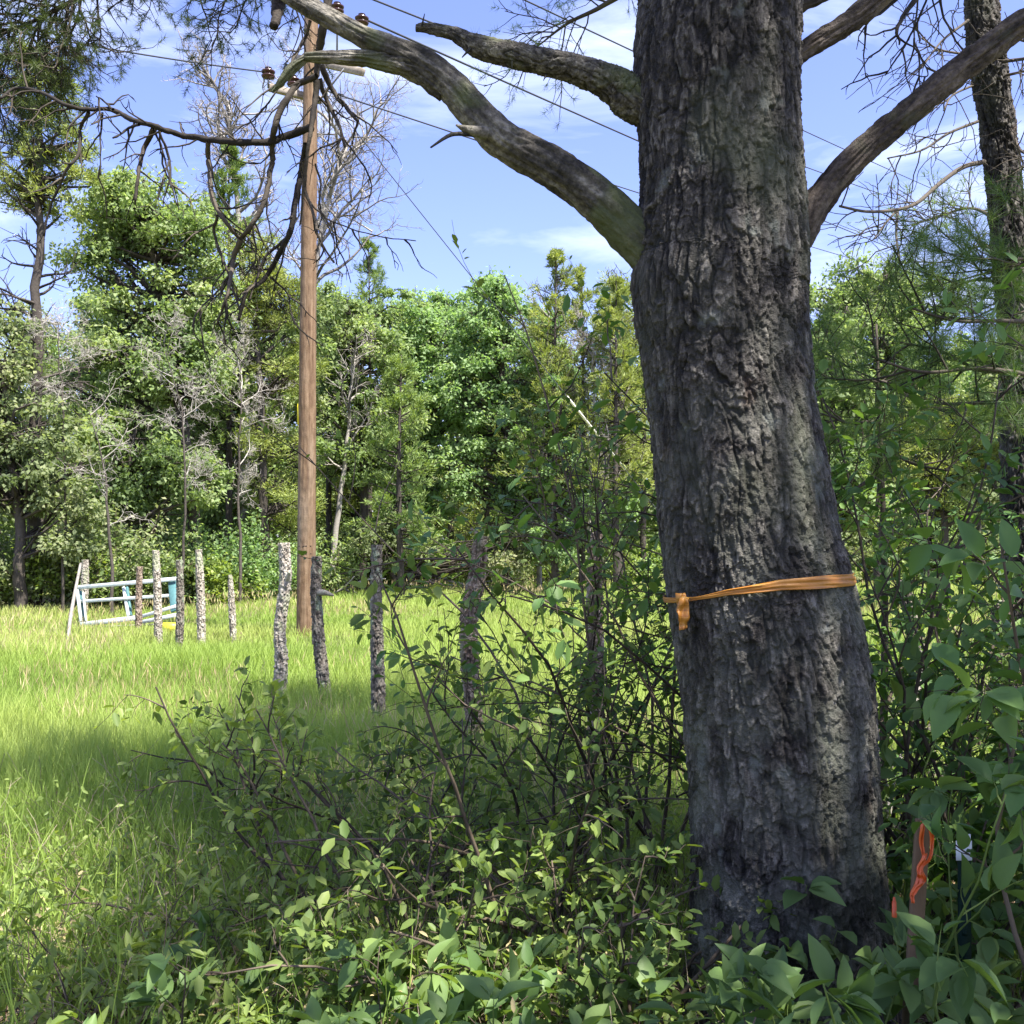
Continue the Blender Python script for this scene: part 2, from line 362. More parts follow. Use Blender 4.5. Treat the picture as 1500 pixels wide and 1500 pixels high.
M['pine'] = leaf_mat('yellow_green_needles', (0.143, 0.194, 0.055), (0.264, 0.324, 0.088), (0.418, 0.454, 0.165), .35, .6, .25, .6)
M['pine_dark'] = leaf_mat('dark_green_needles', (0.106, 0.172, 0.055), (0.198, 0.283, 0.085), (0.330, 0.419, 0.145), .35, .6, .25, .6)
M['pine_near'] = leaf_mat('near_needles', (.035, .06, .018), (.065, .095, .03), (.12, .15, .05), .25, .5, .3, 3.)
M['white_pine'] = leaf_mat('long_soft_needles', (0.050, 0.105, 0.033), (0.094, 0.168, 0.050), (0.198, 0.273, 0.072), .35, .5, .3, 3.)
M['shrub'] = leaf_mat('shrub_leaves', (0.069, 0.116, 0.033), (0.127, 0.200, 0.050), (0.241, 0.304, 0.083), .45, .55, .25, 1.5)
M['shrub_big'] = leaf_mat('broad_shrub_leaves', (0.066, 0.138, 0.040), (0.114, 0.218, 0.057), (0.204, 0.310, 0.086), .42, .5, .35, 1.5)
M['dogwood'] = leaf_mat('foreground_leaves', (0.076, 0.143, 0.044), (0.140, 0.231, 0.072), (0.240, 0.330, 0.099), .42, .5, .3, 2.)
M['herb'] = leaf_mat('yellow_green_herb', (0.116, 0.180, 0.044), (0.210, 0.290, 0.072), (0.336, 0.410, 0.121), .45, .5, .3, 2.)
M['dry_stem'] = rough_mat('dry_stem', [(.3, (.12, .09, .06)), (.7, (.34, .28, .19))], (12, 12, 12), .7, 0)
M['litter'] = rough_mat('fallen_leaf', [(.3, (.09, .05, .03)), (.5, (.2, .12, .07)), (.7, (.34, .24, .15))], (5, 5, 5), .85, 0, use_rnd=.9)

# ------------------------------------------------------------------ ground
def edge_D(x):   # how far the meadow reaches, in metres, at a given x
    return 21.5 + 13 * sst(-8.5, -3.0, np.asarray(x, float))
g = rng(3)
xs = np.concatenate([[-1500, -400, -120], np.linspace(-40, 40, 161), [120, 400, 1500]])
ys = np.concatenate([[-1500, -300, -40], np.linspace(-12, 80, 185), [150, 500, 1500]])
X, Y = np.meshgrid(xs, ys)
pp = np.stack([X.ravel() * .35, Y.ravel() * .35, 0 * X.ravel()], -1)
Z = .05 * fbm(pp, 5, 3) * (np.abs(X.ravel()) < 60)
V = np.stack([X.ravel(), Y.ravel(), Z], -1)
ii = np.arange(len(V)).reshape(X.shape)
F = np.stack([ii[:-1, :-1], ii[:-1, 1:], ii[1:, 1:], ii[1:, :-1]], -1).reshape(-1, 4)
M['ground'] = rough_mat('meadow_soil', [(.35, (.075, .085, .03)), (.55, (.13, .15, .045)), (.75, (.2, .2, .075))], (.9, .9, .9), .95, .6, 18, 0,
    [((.35, .35, .35), .5, .62, (.13, .09, .055), .8)], bdist=.05)
tag(build('ground', V, [F], M['ground'], None, True, np.full(len(V), .5)), kind='structure')
def gz(x, y):
    return .05 * fbm(np.stack([np.atleast_1d(x) * .35, np.atleast_1d(y) * .35, 0 * np.atleast_1d(x)], -1).astype(float), 5, 3)

# meadow grass
def grass_positions(g, n, d0, d1, pw, spread=.62):
    u = g.random(n); e = 1 - pw
    D = (d0 ** e + u * (d1 ** e - d0 ** e)) ** (1 / e)
    x = (g.random(n) * 2 - 1) * (spread * D + .6)
    return x, D
mb = MB(); g = rng(11)
x, D = grass_positions(g, 330000, 3.4, 37, 1.15)
ok = D < edge_D(x) + 1.5 * g.random(len(D)) + .5
# thinner under the shrubs in the right foreground
ok &= ~((D < 4.8) & (x > -.22 * D - .2) & (g.random(len(D)) < .75)) & ~((D < 5.2) & (g.random(len(D)) < .45))
x, D = x[ok], D[ok]; n = len(x)
cl = fbm(np.stack([x * .55, D * .55, 0 * x], -1), 70, 3)
hgt = (.19 + .15 * g.random(n)) * (1 + .35 * cl); hgt *= np.where(D < 5, .8, 1) * (1 - .35 * sst(11, 15, D))
A = np.stack([g.normal(.05, .27, n), g.normal(0, .27, n), np.ones(n)], -1)
wd = np.maximum(.0045, .00062 * D) * (.7 + .7 * g.random(n))
Pn = np.stack([x, D, gz(x, D) - .01], -1)
r = np.clip(.36 + .25 * g.random(n) + .18 * cl + .18 * fbm(np.stack([x * .2, D * .35, 0 * x + 4], -1), 71, 2) + .10 * sst(13, 30, D), 0, 1)
mb.leaves(Pn, A, g.normal(0, 1, (n, 3)), hgt, wd / hgt, 'blade', r, 5)
tag(mb.build('meadow_grass', M['grass']), 'tall sunlit yellow-green meadow grass filling the field', 'grass', kind='stuff')
mb = MB(); x, D = grass_positions(g, 26000, 5, 36, .9); ok = (D < edge_D(x)) & (fbm(np.stack([x * .3, D * .3, 0 * x], -1), 80, 2) > -.05); x, D = x[ok], D[ok]; n = len(x)
Pn = np.stack([x, D, gz(x, D) + .18 + .12 * g.random(n)], -1)
hl = .10 + .07 * g.random(n)
mb.leaves(Pn, np.stack([g.normal(0, .3, n), g.normal(0, .3, n), np.ones(n)], -1), g.normal(0, 1, (n, 3)), hl, np.maximum(.006, .0007 * D) / hl, 'far', None, 4)
tag(mb.build('dry_grass_heads', M['hay']), 'straw-coloured seed heads scattered through the meadow grass', 'grass', kind='stuff')
# leaf litter under the shrubs
mb = MB(); g = rng(17); n = 22000; D = 2.2 + 4.4 * g.random(n) ** 1.3; x = -.62 * D + g.random(n) * 1.4 * D
Pn = np.stack([x, D, gz(x, D) + .006 + .02 * g.random(n)], -1)
mb.leaves(Pn, np.stack([g.normal(0, 1, n), g.normal(0, 1, n), g.normal(0, .15, n)], -1), np.stack([g.normal(0, .3, n), g.normal(0, .3, n), np.ones(n)], -1), .03 + .045 * g.random(n), .5, 'mid', None, 3)
tag(mb.build('leaf_litter', M['litter']), 'brown fallen leaves on the shaded soil under the shrubs', 'leaf litter', kind='stuff')

# ------------------------------------------------------------------ background trees
def far_tree(name, label, cat, D, trunk, ell, nclump, nleaf, lmat, bmat='bark_far', r0=.14, leaf=.13, csize=.55, seed=1, group=None, style='broad', ddepth=0., flat=.65, dens=1.0):
    """trunk: [(px,py)...] bottom to top; ell: crown masses (px,py,rx,ry) all at depth D"""
    g = rng(seed); s = D / 1500
    nclump = int(nclump * 1.55); csize *= .74
    path = np.array([P(a, b, D) for a, b in trunk]); path[0, 2] = -.05
    o = empty(name, (path[0, 0], D, 0), label, cat, group)
    tp, tr = smooth_path(path, np.linspace(r0, r0 * .3, len(path)), 14)
    tp[1:-1, :2] += g.normal(0, .03, (12, 2))
    mb = MB(); mb.tubes(tp[None], tr[None], 8)
    mb.build('trunk', M[bmat], o, True)
    E = np.array(ell, float); vol = E[:, 2] * E[:, 3]; which = g.choice(len(E), nclump, p=vol / vol.sum())
    d = nrm(g.normal(0, 1, (nclump, 3))); rr = (.35 + .65 * g.random(nclump)) ** .6
    cx = E[which, 0] + d[:, 0] * rr * E[which, 2]; cy = E[which, 1] - d[:, 2] * rr * E[which, 3]
    dep = d[:, 1] * rr * np.minimum(E[which, 2] * s * 1.0, 2.6)
    C = np.array([P(a, b, D) for a, b in zip(cx, cy)]); C[:, 1] += dep; C[:, 2] = np.maximum(C[:, 2], .35)
    # limbs from trunk to clump
    mb = MB(); zt = tp[:, 2]
    hz = C[:, 2] - .75 * np.linalg.norm(C[:, :2] - tp[7, :2], axis=1) * (.5 + .6 * g.random(nclump)); ti = np.clip(np.searchsorted(zt, hz), 3, 13)
    a = tp[ti]; m1 = a * .6 + C * .4 + g.normal(0, .15, C.shape); m2 = a * .25 + C * .75 + g.normal(0, .15, C.shape); m2[:, 2] += .12
    L = np.stack([a, m1, m2, C], 1)
    mb.tubes(L, np.array([[.045, .032, .02, .008]]) * (r0 / .14) * (.6 + .6 * g.random((nclump, 1))), 4)
    pi, t, p, dd = kids(g, L, 5, .45, 1., .8, .1)
    tw = grow(g, p, dd, csize * (.8 + .6 * g.random(len(p))), 4, .2)
    mb.tubes(tw, np.array([[.010, .008, .006, .003]]) * max(1, D / 26), 3)
    mb.build('limbs', M[bmat], o)
    # foliage
    mb = MB(); per = max(1, int(nleaf * 1.25 / nclump)); sz = csize * (.45 + 1.1 * g.random(nclump))
    w = np.repeat(np.arange(nclump), per); n = len(w)
    off = np.clip(g.normal(0, .40, (n, 3)), -1.3, 1.3) * np.array([1, 1, .62])
    lay = vnoise(np.column_stack([off * 2.2, ]) + w[:, None] * 1.7, seed) > -.28
    Pn = C[w] + off * sz[w][:, None]; k = lay & (Pn[:, 2] > .1); Pn = Pn[k]; off = off[k]; w = w[k]; n = len(w)
    ln = leaf * (.65 + .7 * g.random(n))
    if style == 'broad':
        A = nrm(off) * .5 + g.normal(0, .7, (n, 3)); A[:, 2] -= .25
        Nn = np.stack([g.normal(0, .8, n), g.normal(0, .8, n), .75 * np.ones(n)], -1) + off * .9
        mb.leaves(Pn, A, Nn, ln, .62, 'far', np.clip(g.random(n) * .7 + .15 + .3 * (g.random(nclump)[w] - .5), 0, 1), seed)
    else:
        A = nrm(off) * .6 + g.normal(0, .45, (n, 3)); A[:, 2] += .35
        mb.leaves(Pn, A, g.normal(0, 1, (n, 3)), ln, .2, 'far', np.clip(g.random(n) * .7 + .15 + .3 * (g.random(nclump)[w] - .5), 0, 1), seed)
    mb.build('crown', M[lmat], o)
    return o

def spire(name, label, D, x, ytop, ybase, halfw, lmat, seed, nb=70, group=None, r0=.11, lean=0, bare=.25, droop=-.1, per=110, leaf=.14):
    """a conifer: straight tapering trunk with tiers of branches carrying needles"""
    g = rng(seed); top = P(x + lean, ytop, D); bot = P(x, ybase, D); bot[2] = -.05; s = D / 1500
    o = empty(name, (bot[0], D, 0), label, 'conifer', group)
    tp, tr = smooth_path([bot, bot * .5 + top * .5 + g.normal(0, .06, 3), top], [r0, r0 * .6, .012], 14)
    mb = MB(); mb.tubes(tp[None], tr[None], 7); mb.build('trunk', M['bark_far'], o, True)
    t = bare + (1 - bare) * (np.arange(nb) + g.random(nb)) / nb; t = np.minimum(t, .985)
    p = np.stack([np.interp(t, np.linspace(0, 1, 14), tp[:, k]) for k in range(3)], -1)
    L = 1.5 * halfw * s * np.clip(1.1 * (1 - t) ** .6 / (1 - bare) ** .6, .06, 1.1) * (.45 + .75 * g.random(nb))
    az = g.random(nb) * 6.28
    d = np.stack([np.cos(az), np.sin(az), droop + .75 * t ** 2 + g.normal(0, .15, nb)], -1)
    br = grow(g, p, d, L, 6, .1, .06)
    mb = MB(); mb.tubes(br, np.array([[.028, .02, .015, .011, .008, .004]]), 4)
    pi, tt, q, dd = kids(g, br, 6, .3, 1, .85, .05)
    sub = grow(g, q, dd, .34 * L[pi] * (1.1 - .5 * tt), 4, .12, .1); mb.tubes(sub, np.array([[.009, .007, .005, .003]]), 3)
    mb.build('limbs', M['bark_far'], o)
    mb = MB(); n = int(nb * per * 1.7); k = g.integers(0, len(sub), n); f = g.random(n) * 2.99; i = f.astype(int); f = (f - i)[:, None]
    Pn = sub[k, i] * (1 - f) + sub[k, i + 1] * f + g.normal(0, .035, (n, 3))
    A = nrm(sub[k, 3] - sub[k, 0]) + g.normal(0, .55, (n, 3)); A[:, 2] += .25
    mb.leaves(Pn, A, g.normal(0, 1, (n, 3)), leaf * (.6 + .7 * g.random(n)), .17, 'far', None, seed)
    mb.build('crown', M[lmat], o); return o

def bare_tree(name, label, D, trunk, r0, bmat, seed, nl=14, reach=1.6, cat='dead tree', t0=.4, up=.15, thin=1., group=None, levels=3, ang=.95):
    g = rng(seed); path = np.array([P(a, b, D) for a, b in trunk]); path[0, 2] = -.05 if trunk[0][1] > 850 else path[0, 2]
    o = empty(name, (path[0, 0], D, 0), label, cat, group)
    tp, tr = smooth_path(path, np.linspace(r0, r0 * .2, len(path)), 16); tp[1:-1] += g.normal(0, .02, (14, 3))
    mb = MB(); mb.tubes(tp[None], tr[None], 7); mb.build('trunk', M['bark_far' if bmat == 'twig_pale' else bmat], o, True)
    mb = MB(); par = tp[None]; L = reach; r = r0 * .36; cnt = nl; a0 = t0
    for lv in range(levels):
        pi, t, p, d = kids(g, par, cnt, a0, 1., ang, up)
        par = grow(g, p, d, L * (.5 + .7 * g.random(len(p))), 7, .16, .03)
        mb.tubes(par, np.linspace(1, .3, 7)[None] * r * thin * np.ones((len(p), 1)), 4 if lv < 2 else 3)
        L *= .5; r = max(r * .5, .0045 * D / 22); cnt = 5; a0 = .25
    mb.build('limbs', M[bmat], o); return o

T = far_tree
# left group
T('pine_tree', 'tall sparse pine with bare lower trunk at the left edge of the woods', 'pine', 23, [(50, 905), (52, 700), (55, 450), (55, 300), (60, 90)],
  [(60, 130, 55, 60), (95, 200, 50, 45), (25, 240, 50, 60), (110, 255, 40, 25), (60, 290, 60, 25)], 90, 15000, 'pine', r0=.17, leaf=.115, csize=.33, seed=21, style='needle')
T('broadleaf_tree', 'large full oak with a rounded sunlit crown left of the utility pole', 'oak', 25, [(290, 900), (283, 780), (270, 650), (240, 500), (222, 330)],
  [(175, 290, 60, 35), (215, 320, 80, 55), (265, 340, 60, 50), (150, 370, 60, 60), (280, 430, 70, 60), (190, 490, 90, 60), (260, 540, 85, 60), (140, 560, 60, 50), (300, 520, 50, 50)], 150, 52000, 'oak', r0=.2, leaf=.108, csize=.62, seed=22)
T('broadleaf_tree', 'cool green broadleaf tree filling the left edge above the dark thicket', 'tree', 22, [(30, 905), (28, 780), (15, 650), (5, 540)],
  [(5, 520, 60, 55), (40, 620, 70, 50), (90, 690, 60, 50), (20, 720, 70, 50), (105, 770, 60, 40), (-80, 600, 80, 90)], 80, 24000, 'blue_leaf', r0=.15, leaf=.108, csize=.5, seed=23)
T('broadleaf_tree', 'dark leaning tree whose black trunk shows behind the pale blue frame', 'tree', 24, [(215, 900), (198, 800), (190, 720), (200, 620)],
  [(185, 640, 60, 50), (230, 690, 60, 50), (170, 730, 60, 40), (300, 700, 50, 50)], 55, 15000, 'oak', r0=.13, leaf=.108, csize=.5, seed=24)
spire('conifer', 'slim dark conifer rising just behind the rounded oak', 27, 335, 215, 900, 75, 'pine_dark', 25, nb=90, bare=.3)
T('pine_tree', 'yellow-green pine close on the left of the utility pole', 'pine', 26, [(388, 895), (384, 700), (378, 500), (370, 330)],
  [(365, 390, 45, 50), (410, 440, 55, 50), (350, 480, 50, 50), (420, 540, 50, 50), (400, 650, 55, 45), (410, 740, 60, 40)], 90, 24000, 'pine', r0=.14, leaf=.115, csize=.42, seed=26, style='needle')
T('broadleaf_tree', 'leafy tree in the shade between the oak and the utility pole', 'tree', 29, [(330, 890), (332, 700), (330, 520)],
  [(320, 560, 50, 60), (350, 640, 50, 50), (300, 760, 60, 50), (440, 600, 50, 90), (450, 480, 40, 60)], 70, 18000, 'oak', r0=.13, leaf=.115, csize=.55, seed=27)
# centre group
T('broadleaf_tree', 'mid green tree directly right of the utility pole', 'tree', 31, [(530, 880), (532, 720), (525, 560), (520, 470)],
  [(500, 480, 50, 45), (540, 520, 60, 55), (490, 580, 50, 50), (560, 610, 60, 50), (520, 680, 65, 45)], 85, 26000, 'oak', r0=.15, leaf=.12, csize=.6, seed=31)
spire('conifer', 'pointed conifer top above the trees just right of the pole', 36, 540, 352, 880, 55, 'pine_dark', 32, nb=80, bare=.35)
T('broadleaf_tree', 'bright green maple left of centre with a low rounded top', 'maple', 33, [(620, 870), (622, 700), (615, 520)],
  [(600, 480, 45, 35), (640, 500, 50, 45), (600, 560, 65, 50), (650, 600, 65, 50), (590, 650, 60, 50), (620, 730, 60, 40), (560, 790, 50, 35)], 110, 34000, 'maple', r0=.16, leaf=.12, csize=.62, seed=33)
T('broadleaf_tree', 'tallest bright green maple in the middle of the tree line', 'maple', 32, [(742, 865), (745, 700), (735, 540), (725, 430)],
  [(722, 430, 30, 25), (745, 460, 45, 35), (700, 480, 50, 45), (750, 540, 50, 50), (690, 570, 55, 50), (740, 640, 65, 50), (690, 690, 60, 45), (770, 720, 50, 40)], 120, 36000, 'maple', r0=.17, leaf=.12, csize=.6, seed=34)
T('broadleaf_tree', 'low cool green tree spreading over the shadowed gap at the meadow edge', 'tree', 31, [(575, 875), (577, 820), (585, 760)],
  [(560, 800, 55, 40), (610, 780, 40, 40), (740, 800, 50, 35), (790, 790, 45, 40)], 55, 14000, 'blue_leaf', r0=.1, leaf=.115, csize=.5, seed=35)
spire('conifer', 'left of the two pointed conifers between the maple and the big trunk', 30.5, 815, 368, 870, 62, 'pine', 36, nb=85, bare=.3)
spire('conifer', 'right of the two pointed conifers between the maple and the big trunk', 31, 852, 392, 870, 55, 'pine', 37, nb=65, bare=.3)
spire('conifer', 'narrow conifer top poking up hard against the left of the big trunk', 29.5, 903, 408, 870, 50, 'pine', 61, nb=75, bare=.3)
spire('conifer', 'small dark conifer standing in the shade just right of the pole', 27.5, 588, 520, 875, 50, 'pine_dark', 62, nb=70, bare=.2)
T('pine_tree', 'loose yellow-green pine seen just left of the big trunk', 'pine', 31, [(905, 870), (905, 700), (908, 540), (910, 420)],
  [(905, 440, 35, 35), (890, 500, 45, 40), (930, 540, 45, 45), (880, 600, 40, 45), (930, 640, 45, 45)], 70, 16000, 'pine', r0=.13, leaf=.115, csize=.42, seed=38, style='needle')
T('broadleaf_tree', 'thin leafy sapling with sky showing through beside the loose pine', 'sapling', 30, [(812, 865), (810, 740), (818, 620)],
  [(815, 590, 35, 40), (840, 680, 45, 40), (880, 740, 50, 40), (820, 790, 45, 35)], 45, 9000, 'maple', r0=.09, leaf=.108, csize=.42, seed=39)
bare_tree('slender_tree', 'slender pale sapling trunk curving upward right of the utility pole', 30, [(484, 862), (492, 780), (505, 680), (512, 600), (520, 520)], .11, 'bark_grey', 40, 10, 1.4, 'sapling', .45)
T('broadleaf_tree', 'tall olive green tree whose top reaches just right of the pole', 'tree', 33, [(480, 870), (482, 700), (480, 480)],
  [(475, 445, 40, 35), (500, 470, 45, 40), (465, 530, 40, 50), (585, 455, 40, 30), (560, 490, 50, 40), (480, 620, 45, 50)], 75, 20000, 'oak', r0=.14, leaf=.11, csize=.55, seed=45)
T('broadleaf_tree', 'green tree behind the two maples closing the middle of the skyline', 'tree', 37, [(660, 862), (662, 700), (660, 480)],
  [(660, 470, 45, 30), (620, 455, 40, 25), (690, 440, 30, 25), (785, 480, 45, 35), (800, 540, 50, 50), (660, 560, 60, 60)], 80, 22000, 'maple', r0=.15, leaf=.125, csize=.62, seed=46)
T('pine_tree', 'feathery yellow-green pine deep behind the left edge of the big trunk', 'pine', 36, [(945, 862), (942, 700), (940, 450)],
  [(935, 460, 30, 40), (950, 530, 45, 50), (915, 600, 45, 50), (950, 680, 50, 50), (870, 680, 50, 60)], 70, 18000, 'pine', r0=.13, leaf=.14, csize=.5, seed=47, style='needle')
# right group
T('broadleaf_tree', 'rounded sunlit oak top seen between the big trunk and the second pine', 'oak', 26, [(1290, 880), (1292, 700), (1295, 560), (1290, 430)],
  [(1265, 405, 45, 30), (1300, 430, 60, 40), (1240, 460, 40, 30), (1375, 440, 55, 35), (1300, 490, 80, 40), (1210, 440, 35, 35), (1230, 540, 60, 45), (1330, 560, 80, 45)], 105, 30000, 'oak', r0=.17, leaf=.108, csize=.55, seed=41)
T('pine_tree', 'pale yellow-green pine lit low behind the second pine trunk', 'pine', 23, [(1385, 890), (1383, 760), (1380, 600)],
  [(1375, 620, 55, 40), (1420, 670, 50, 40), (1340, 680, 50, 40), (1390, 730, 60, 35)], 70, 17000, 'pine', r0=.12, leaf=.115, csize=.42, seed=42, style='needle')
T('broadleaf_tree', 'olive green tree close behind the right side of the big trunk', 'tree', 20, [(1215, 900), (1213, 760), (1218, 600), (1215, 480)],
  [(1215, 500, 40, 45), (1235, 590, 50, 50), (1225, 690, 50, 50), (1270, 740, 50, 40)], 60, 15000, 'oak', r0=.11, leaf=.12, csize=.42, seed=43)
T('broadleaf_tree', 'green tree beyond the right edge pine, half outside the frame', 'tree', 22, [(1490, 890), (1492, 700), (1495, 520)],
  [(1480, 560, 60, 50), (1520, 640, 60, 60), (1480, 730, 60, 50), (1560, 500, 60, 70)], 60, 15000, 'blue_leaf', r0=.13, leaf=.108, csize=.5, seed=44)
# bare trees and dead lower boughs
bare_tree('bare_tree', 'leafless grey tree spreading fine twigs behind the utility pole', 28.5, [(448, 880), (449, 700), (452, 520), (460, 420), (480, 300), (510, 210)], .15, 'bark_grey', 51, 16, 2.9, t0=.52, up=.2, levels=4)
bare_tree('bare_tree', 'leafless grey tree with fine twigs rising above the conifer by the pole', 28, [(355, 890), (357, 650), (360, 450), (345, 280), (335, 150)], .17, 'bark_grey', 52, 16, 1.9, t0=.5, up=.15, levels=4)
bare_tree('dead_snag', 'tangle of pale dead boughs below the tall sparse pine', 21.9, [(92, 905), (95, 700), (90, 560), (85, 470)], .035, 'twig_pale', 53, 11, 1.0, t0=.55, up=-.25, levels=4)
bare_tree('dead_snag', 'pale dead boughs drooping in front of the dark oak trunk', 22.6, [(262, 900), (272, 720), (265, 600), (240, 500)], .035, 'twig_pale', 54, 11, 1.0, t0=.3, up=-.15, levels=4)
bare_tree('dead_snag', 'whitish dead branches fanned out left of the yellow-green pine', 24, [(352, 895), (350, 760), (352, 620), (350, 520)], .045, 'twig_pale', 55, 10, 1.1, t0=.35, up=.1, levels=4)
bare_tree('dead_snag', 'grey dead branches hanging among leaves at the left thicket', 21.2, [(165, 905), (160, 780), (150, 680), (130, 600)], .04, 'twig_pale', 56, 9, .9, t0=.35, up=-.2, levels=3)
bare_tree('dead_snag', 'grey dead brushy stem showing between the pines near the big trunk', 30, [(865, 868), (862, 740), (870, 600), (868, 500)], .08, 'bark_grey', 57, 20, 1.3, t0=.3, up=.1, levels=4)
bare_tree('bare_tree', 'thin leafless tree with brown twigs left of the loose pine', 32, [(790, 868), (792, 700), (800, 560), (805, 450)], .09, 'bark_grey', 58, 16, 1.3, t0=.4, up=.15, levels=3)
# lower dead boughs of the tall pine are its own bare limbs
g = rng(59)
pine0 = bpy.data.objects['pine_tree']
mb = MB(); tr0 = np.array([P(52, 640, 23), P(54, 520, 23), P(55, 420, 23), P(56, 300, 23)])[None]
pi, t, p, d = kids(g, tr0, 26, 0, 1, 1.25, .0); par = grow(g, p, d, .9 + 1.1 * g.random(26), 7, .16, .03); mb.tubes(par, np.linspace(.035, .01, 7)[None], 4)
pi, t, p, d = kids(g, par, 6, .3, 1, .8, 0); q = grow(g, p, d, .5, 5, .2); mb.tubes(q, np.linspace(.012, .006, 5)[None], 3)
mb.build('bare_limbs', M['bark_far'], pine0)

# rows deeper in the woods
g = rng(60); k = 0
kinds = ['oak', 'maple', 'pine_dark', 'oak', 'pine', 'blue_leaf']
for row, (D0, step, topy) in enumerate([(29, 105, 590), (38, 78, 500), (47, 70, 520)]):
    for px in np.arange(-330, 1900, step):
        x = px + g.normal(0, 18); Dk = D0 + g.normal(0, 1.8)
        if row == 0 and 300 < px < 1150: continue
        Dk = max(Dk, float(edge_D(gx(x, Dk))) + 1.5)
        top = topy + g.normal(0, 38) + (35 if 770 < px < 960 else 0) - (40 if px < 420 else 0)
        if top < 380: top = 400
        km = kinds[g.integers(0, 6)]; wv = 42 if D0 > 30 else 55
        if 770 < px < 960 and row == 1: wv = 26
        ell = [(x, top + 45, wv, 45), (x + g.normal(0, 15), top + 120, wv * 1.15, 60), (x + g.normal(0, 15), top + 210, wv * 1.1, 60), (x, top + 290, wv, 50)]
        names = {'oak': 'olive green', 'maple': 'bright green', 'pine_dark': 'dark needled', 'pine': 'yellow-green needled', 'blue_leaf': 'cool green'}
        where = ['at the near edge of the woods', 'deep in the woods behind the front row', 'at the very back of the woods'][row]
        T('woodland_tree', f"{names[km]} tree standing {where}", 'tree', Dk, [(x, 870), (x + g.normal(0, 6), 700), (x, top + 20)],
          ell, 55 if row < 2 else 45, 9000 if row < 2 else 7000, km, r0=.13, leaf=.19 if row else .15, csize=.75 if row else .55, seed=600 + k,
          style='needle' if 'pine' in km else 'broad', group=f"{names[km]} woodland trees {where}")
        k += 1
# the far wood reads as one mass
mb = MB(); g = rng(77); n = 110000; D = 52 + 14 * g.random(n); x = (g.random(n) * 2 - 1) * 48
topz = 7.8 + 1.5 * fbm(np.stack([x * .12, D * .1, 0 * x], -1), 90, 3) * 1.6
z = topz * g.random(n) ** .8
mb.leaves(np.stack([x, D, z], -1), g.normal(0, 1, (n, 3)), np.stack([g.normal(0, .5, n), g.normal(0, .5, n), np.ones(n)], -1), .34 + .2 * g.random(n), .6, 'far', None, 8)
tag(mb.build('far_wood', M['oak']), 'dense far-off wood closing the gaps behind all the trees', 'woods', kind='stuff')

# undergrowth along the meadow edge
def bush(name, label, x, y, w, h, lmat, seed, n=2600, leaf=.1, group=None):
    g = rng(seed); o = empty(name, (x, y, 0), label, 'bush', group)
    mb = MB(); P0 = np.stack([x + g.normal(0, w * .12, 12), y + g.normal(0, w * .12, 12), np.zeros(12) - .03], -1)
    D0 = np.stack([g.normal(0, .5, 12), g.normal(0, .5, 12), np.ones(12)], -1)
    st = grow(g, P0, D0, h * (.6 + .4 * g.random(12)), 6, .14); mb.tubes(st, np.linspace(.018, .006, 6)[None], 4)
    pi, t, p, d = kids(g, st, 6, .25, 1, .8, .1); tw = grow(g, p, d, w * .35, 4, .2); mb.tubes(tw, np.linspace(.007, .003, 4)[None], 3); mb.build('stems', M['twig_shrub'], o)
    mb = MB(); k = g.integers(0, len(tw), n); i = g.integers(0, 4, n); Pn = tw[k, i] + g.normal(0, w * .09, (n, 3)); Pn[:, 2] = np.maximum(Pn[:, 2], .05)
    mb.leaves(Pn, g.normal(0, 1, (n, 3)), np.stack([g.normal(0, .5, n), g.normal(0, .5, n), np.ones(n)], -1), leaf * (.6 + .7 * g.random(n)), .6, 'far', None, seed)
    mb.build('foliage', M[lmat], o); return o
g = rng(88); cnt = 0
for px in np.arange(-260, 1800, 38):
    x0 = px + g.normal(0, 8); Dk = 24.
    for _ in range(4): Dk = float(edge_D(gx(x0, Dk))) + .9
    Dk += g.random() * 1.2; h = 1.0 + 1.1 * g.random() + (.5 if px < 260 else 0)
    km = ['maple', 'oak', 'blue_leaf', 'herb'][g.integers(0, 4)]
    nm = {'maple': 'bright green', 'oak': 'dull green', 'blue_leaf': 'cool green', 'herb': 'yellow-green'}[km]
    side = 'on the left' if px < 300 else ('in the middle' if px < 950 else 'beyond the right shrubs')
    bush('edge_bush', f"{nm} leafy bush at the foot of the woods {side}", gx(x0, Dk), Dk, 1.3 + .5 * g.random(), h, km, 900 + cnt, 3000, .11, group=f"{nm} bushes along the meadow edge {side}"); cnt += 1
# fallen branches at the far edge of the meadow
o = empty('brush_pile', (gx(660, 33), 33, 0), 'pile of pale fallen branches at the far meadow edge', 'brush pile')
mb = MB(); g = rng(91); n = 18; P0 = np.stack([gx(650, 33) + g.normal(0, .9, n), 33 + g.normal(0, .3, n), .05 + .15 * g.random(n)], -1)
mb.tubes(grow(g, P0, np.stack([g.normal(0, 1, n), g.normal(0, .3, n), g.normal(.02, .08, n)], -1), .9, 6, .05), np.linspace(.03, .01, 6)[None], 5); mb.build('branches', M['twig_pale'], o)
o = empty('brush_pile', (gx(485, 29), 29, 0), 'small heap of broken tan sticks at the foot of the slender sapling', 'brush pile')
mb = MB(); n = 16; P0 = np.stack([gx(488, 29) + g.normal(0, .35, n), 29 + g.normal(0, .3, n), .1 + .3 * g.random(n)], -1)
mb.tubes(grow(g, P0, np.stack([g.normal(0, 1, n), g.normal(0, .3, n), g.normal(.1, .2, n)], -1), .8, 6, .12), np.linspace(.035, .012, 6)[None], 5); mb.build('branches', M['twig_pale'], o)

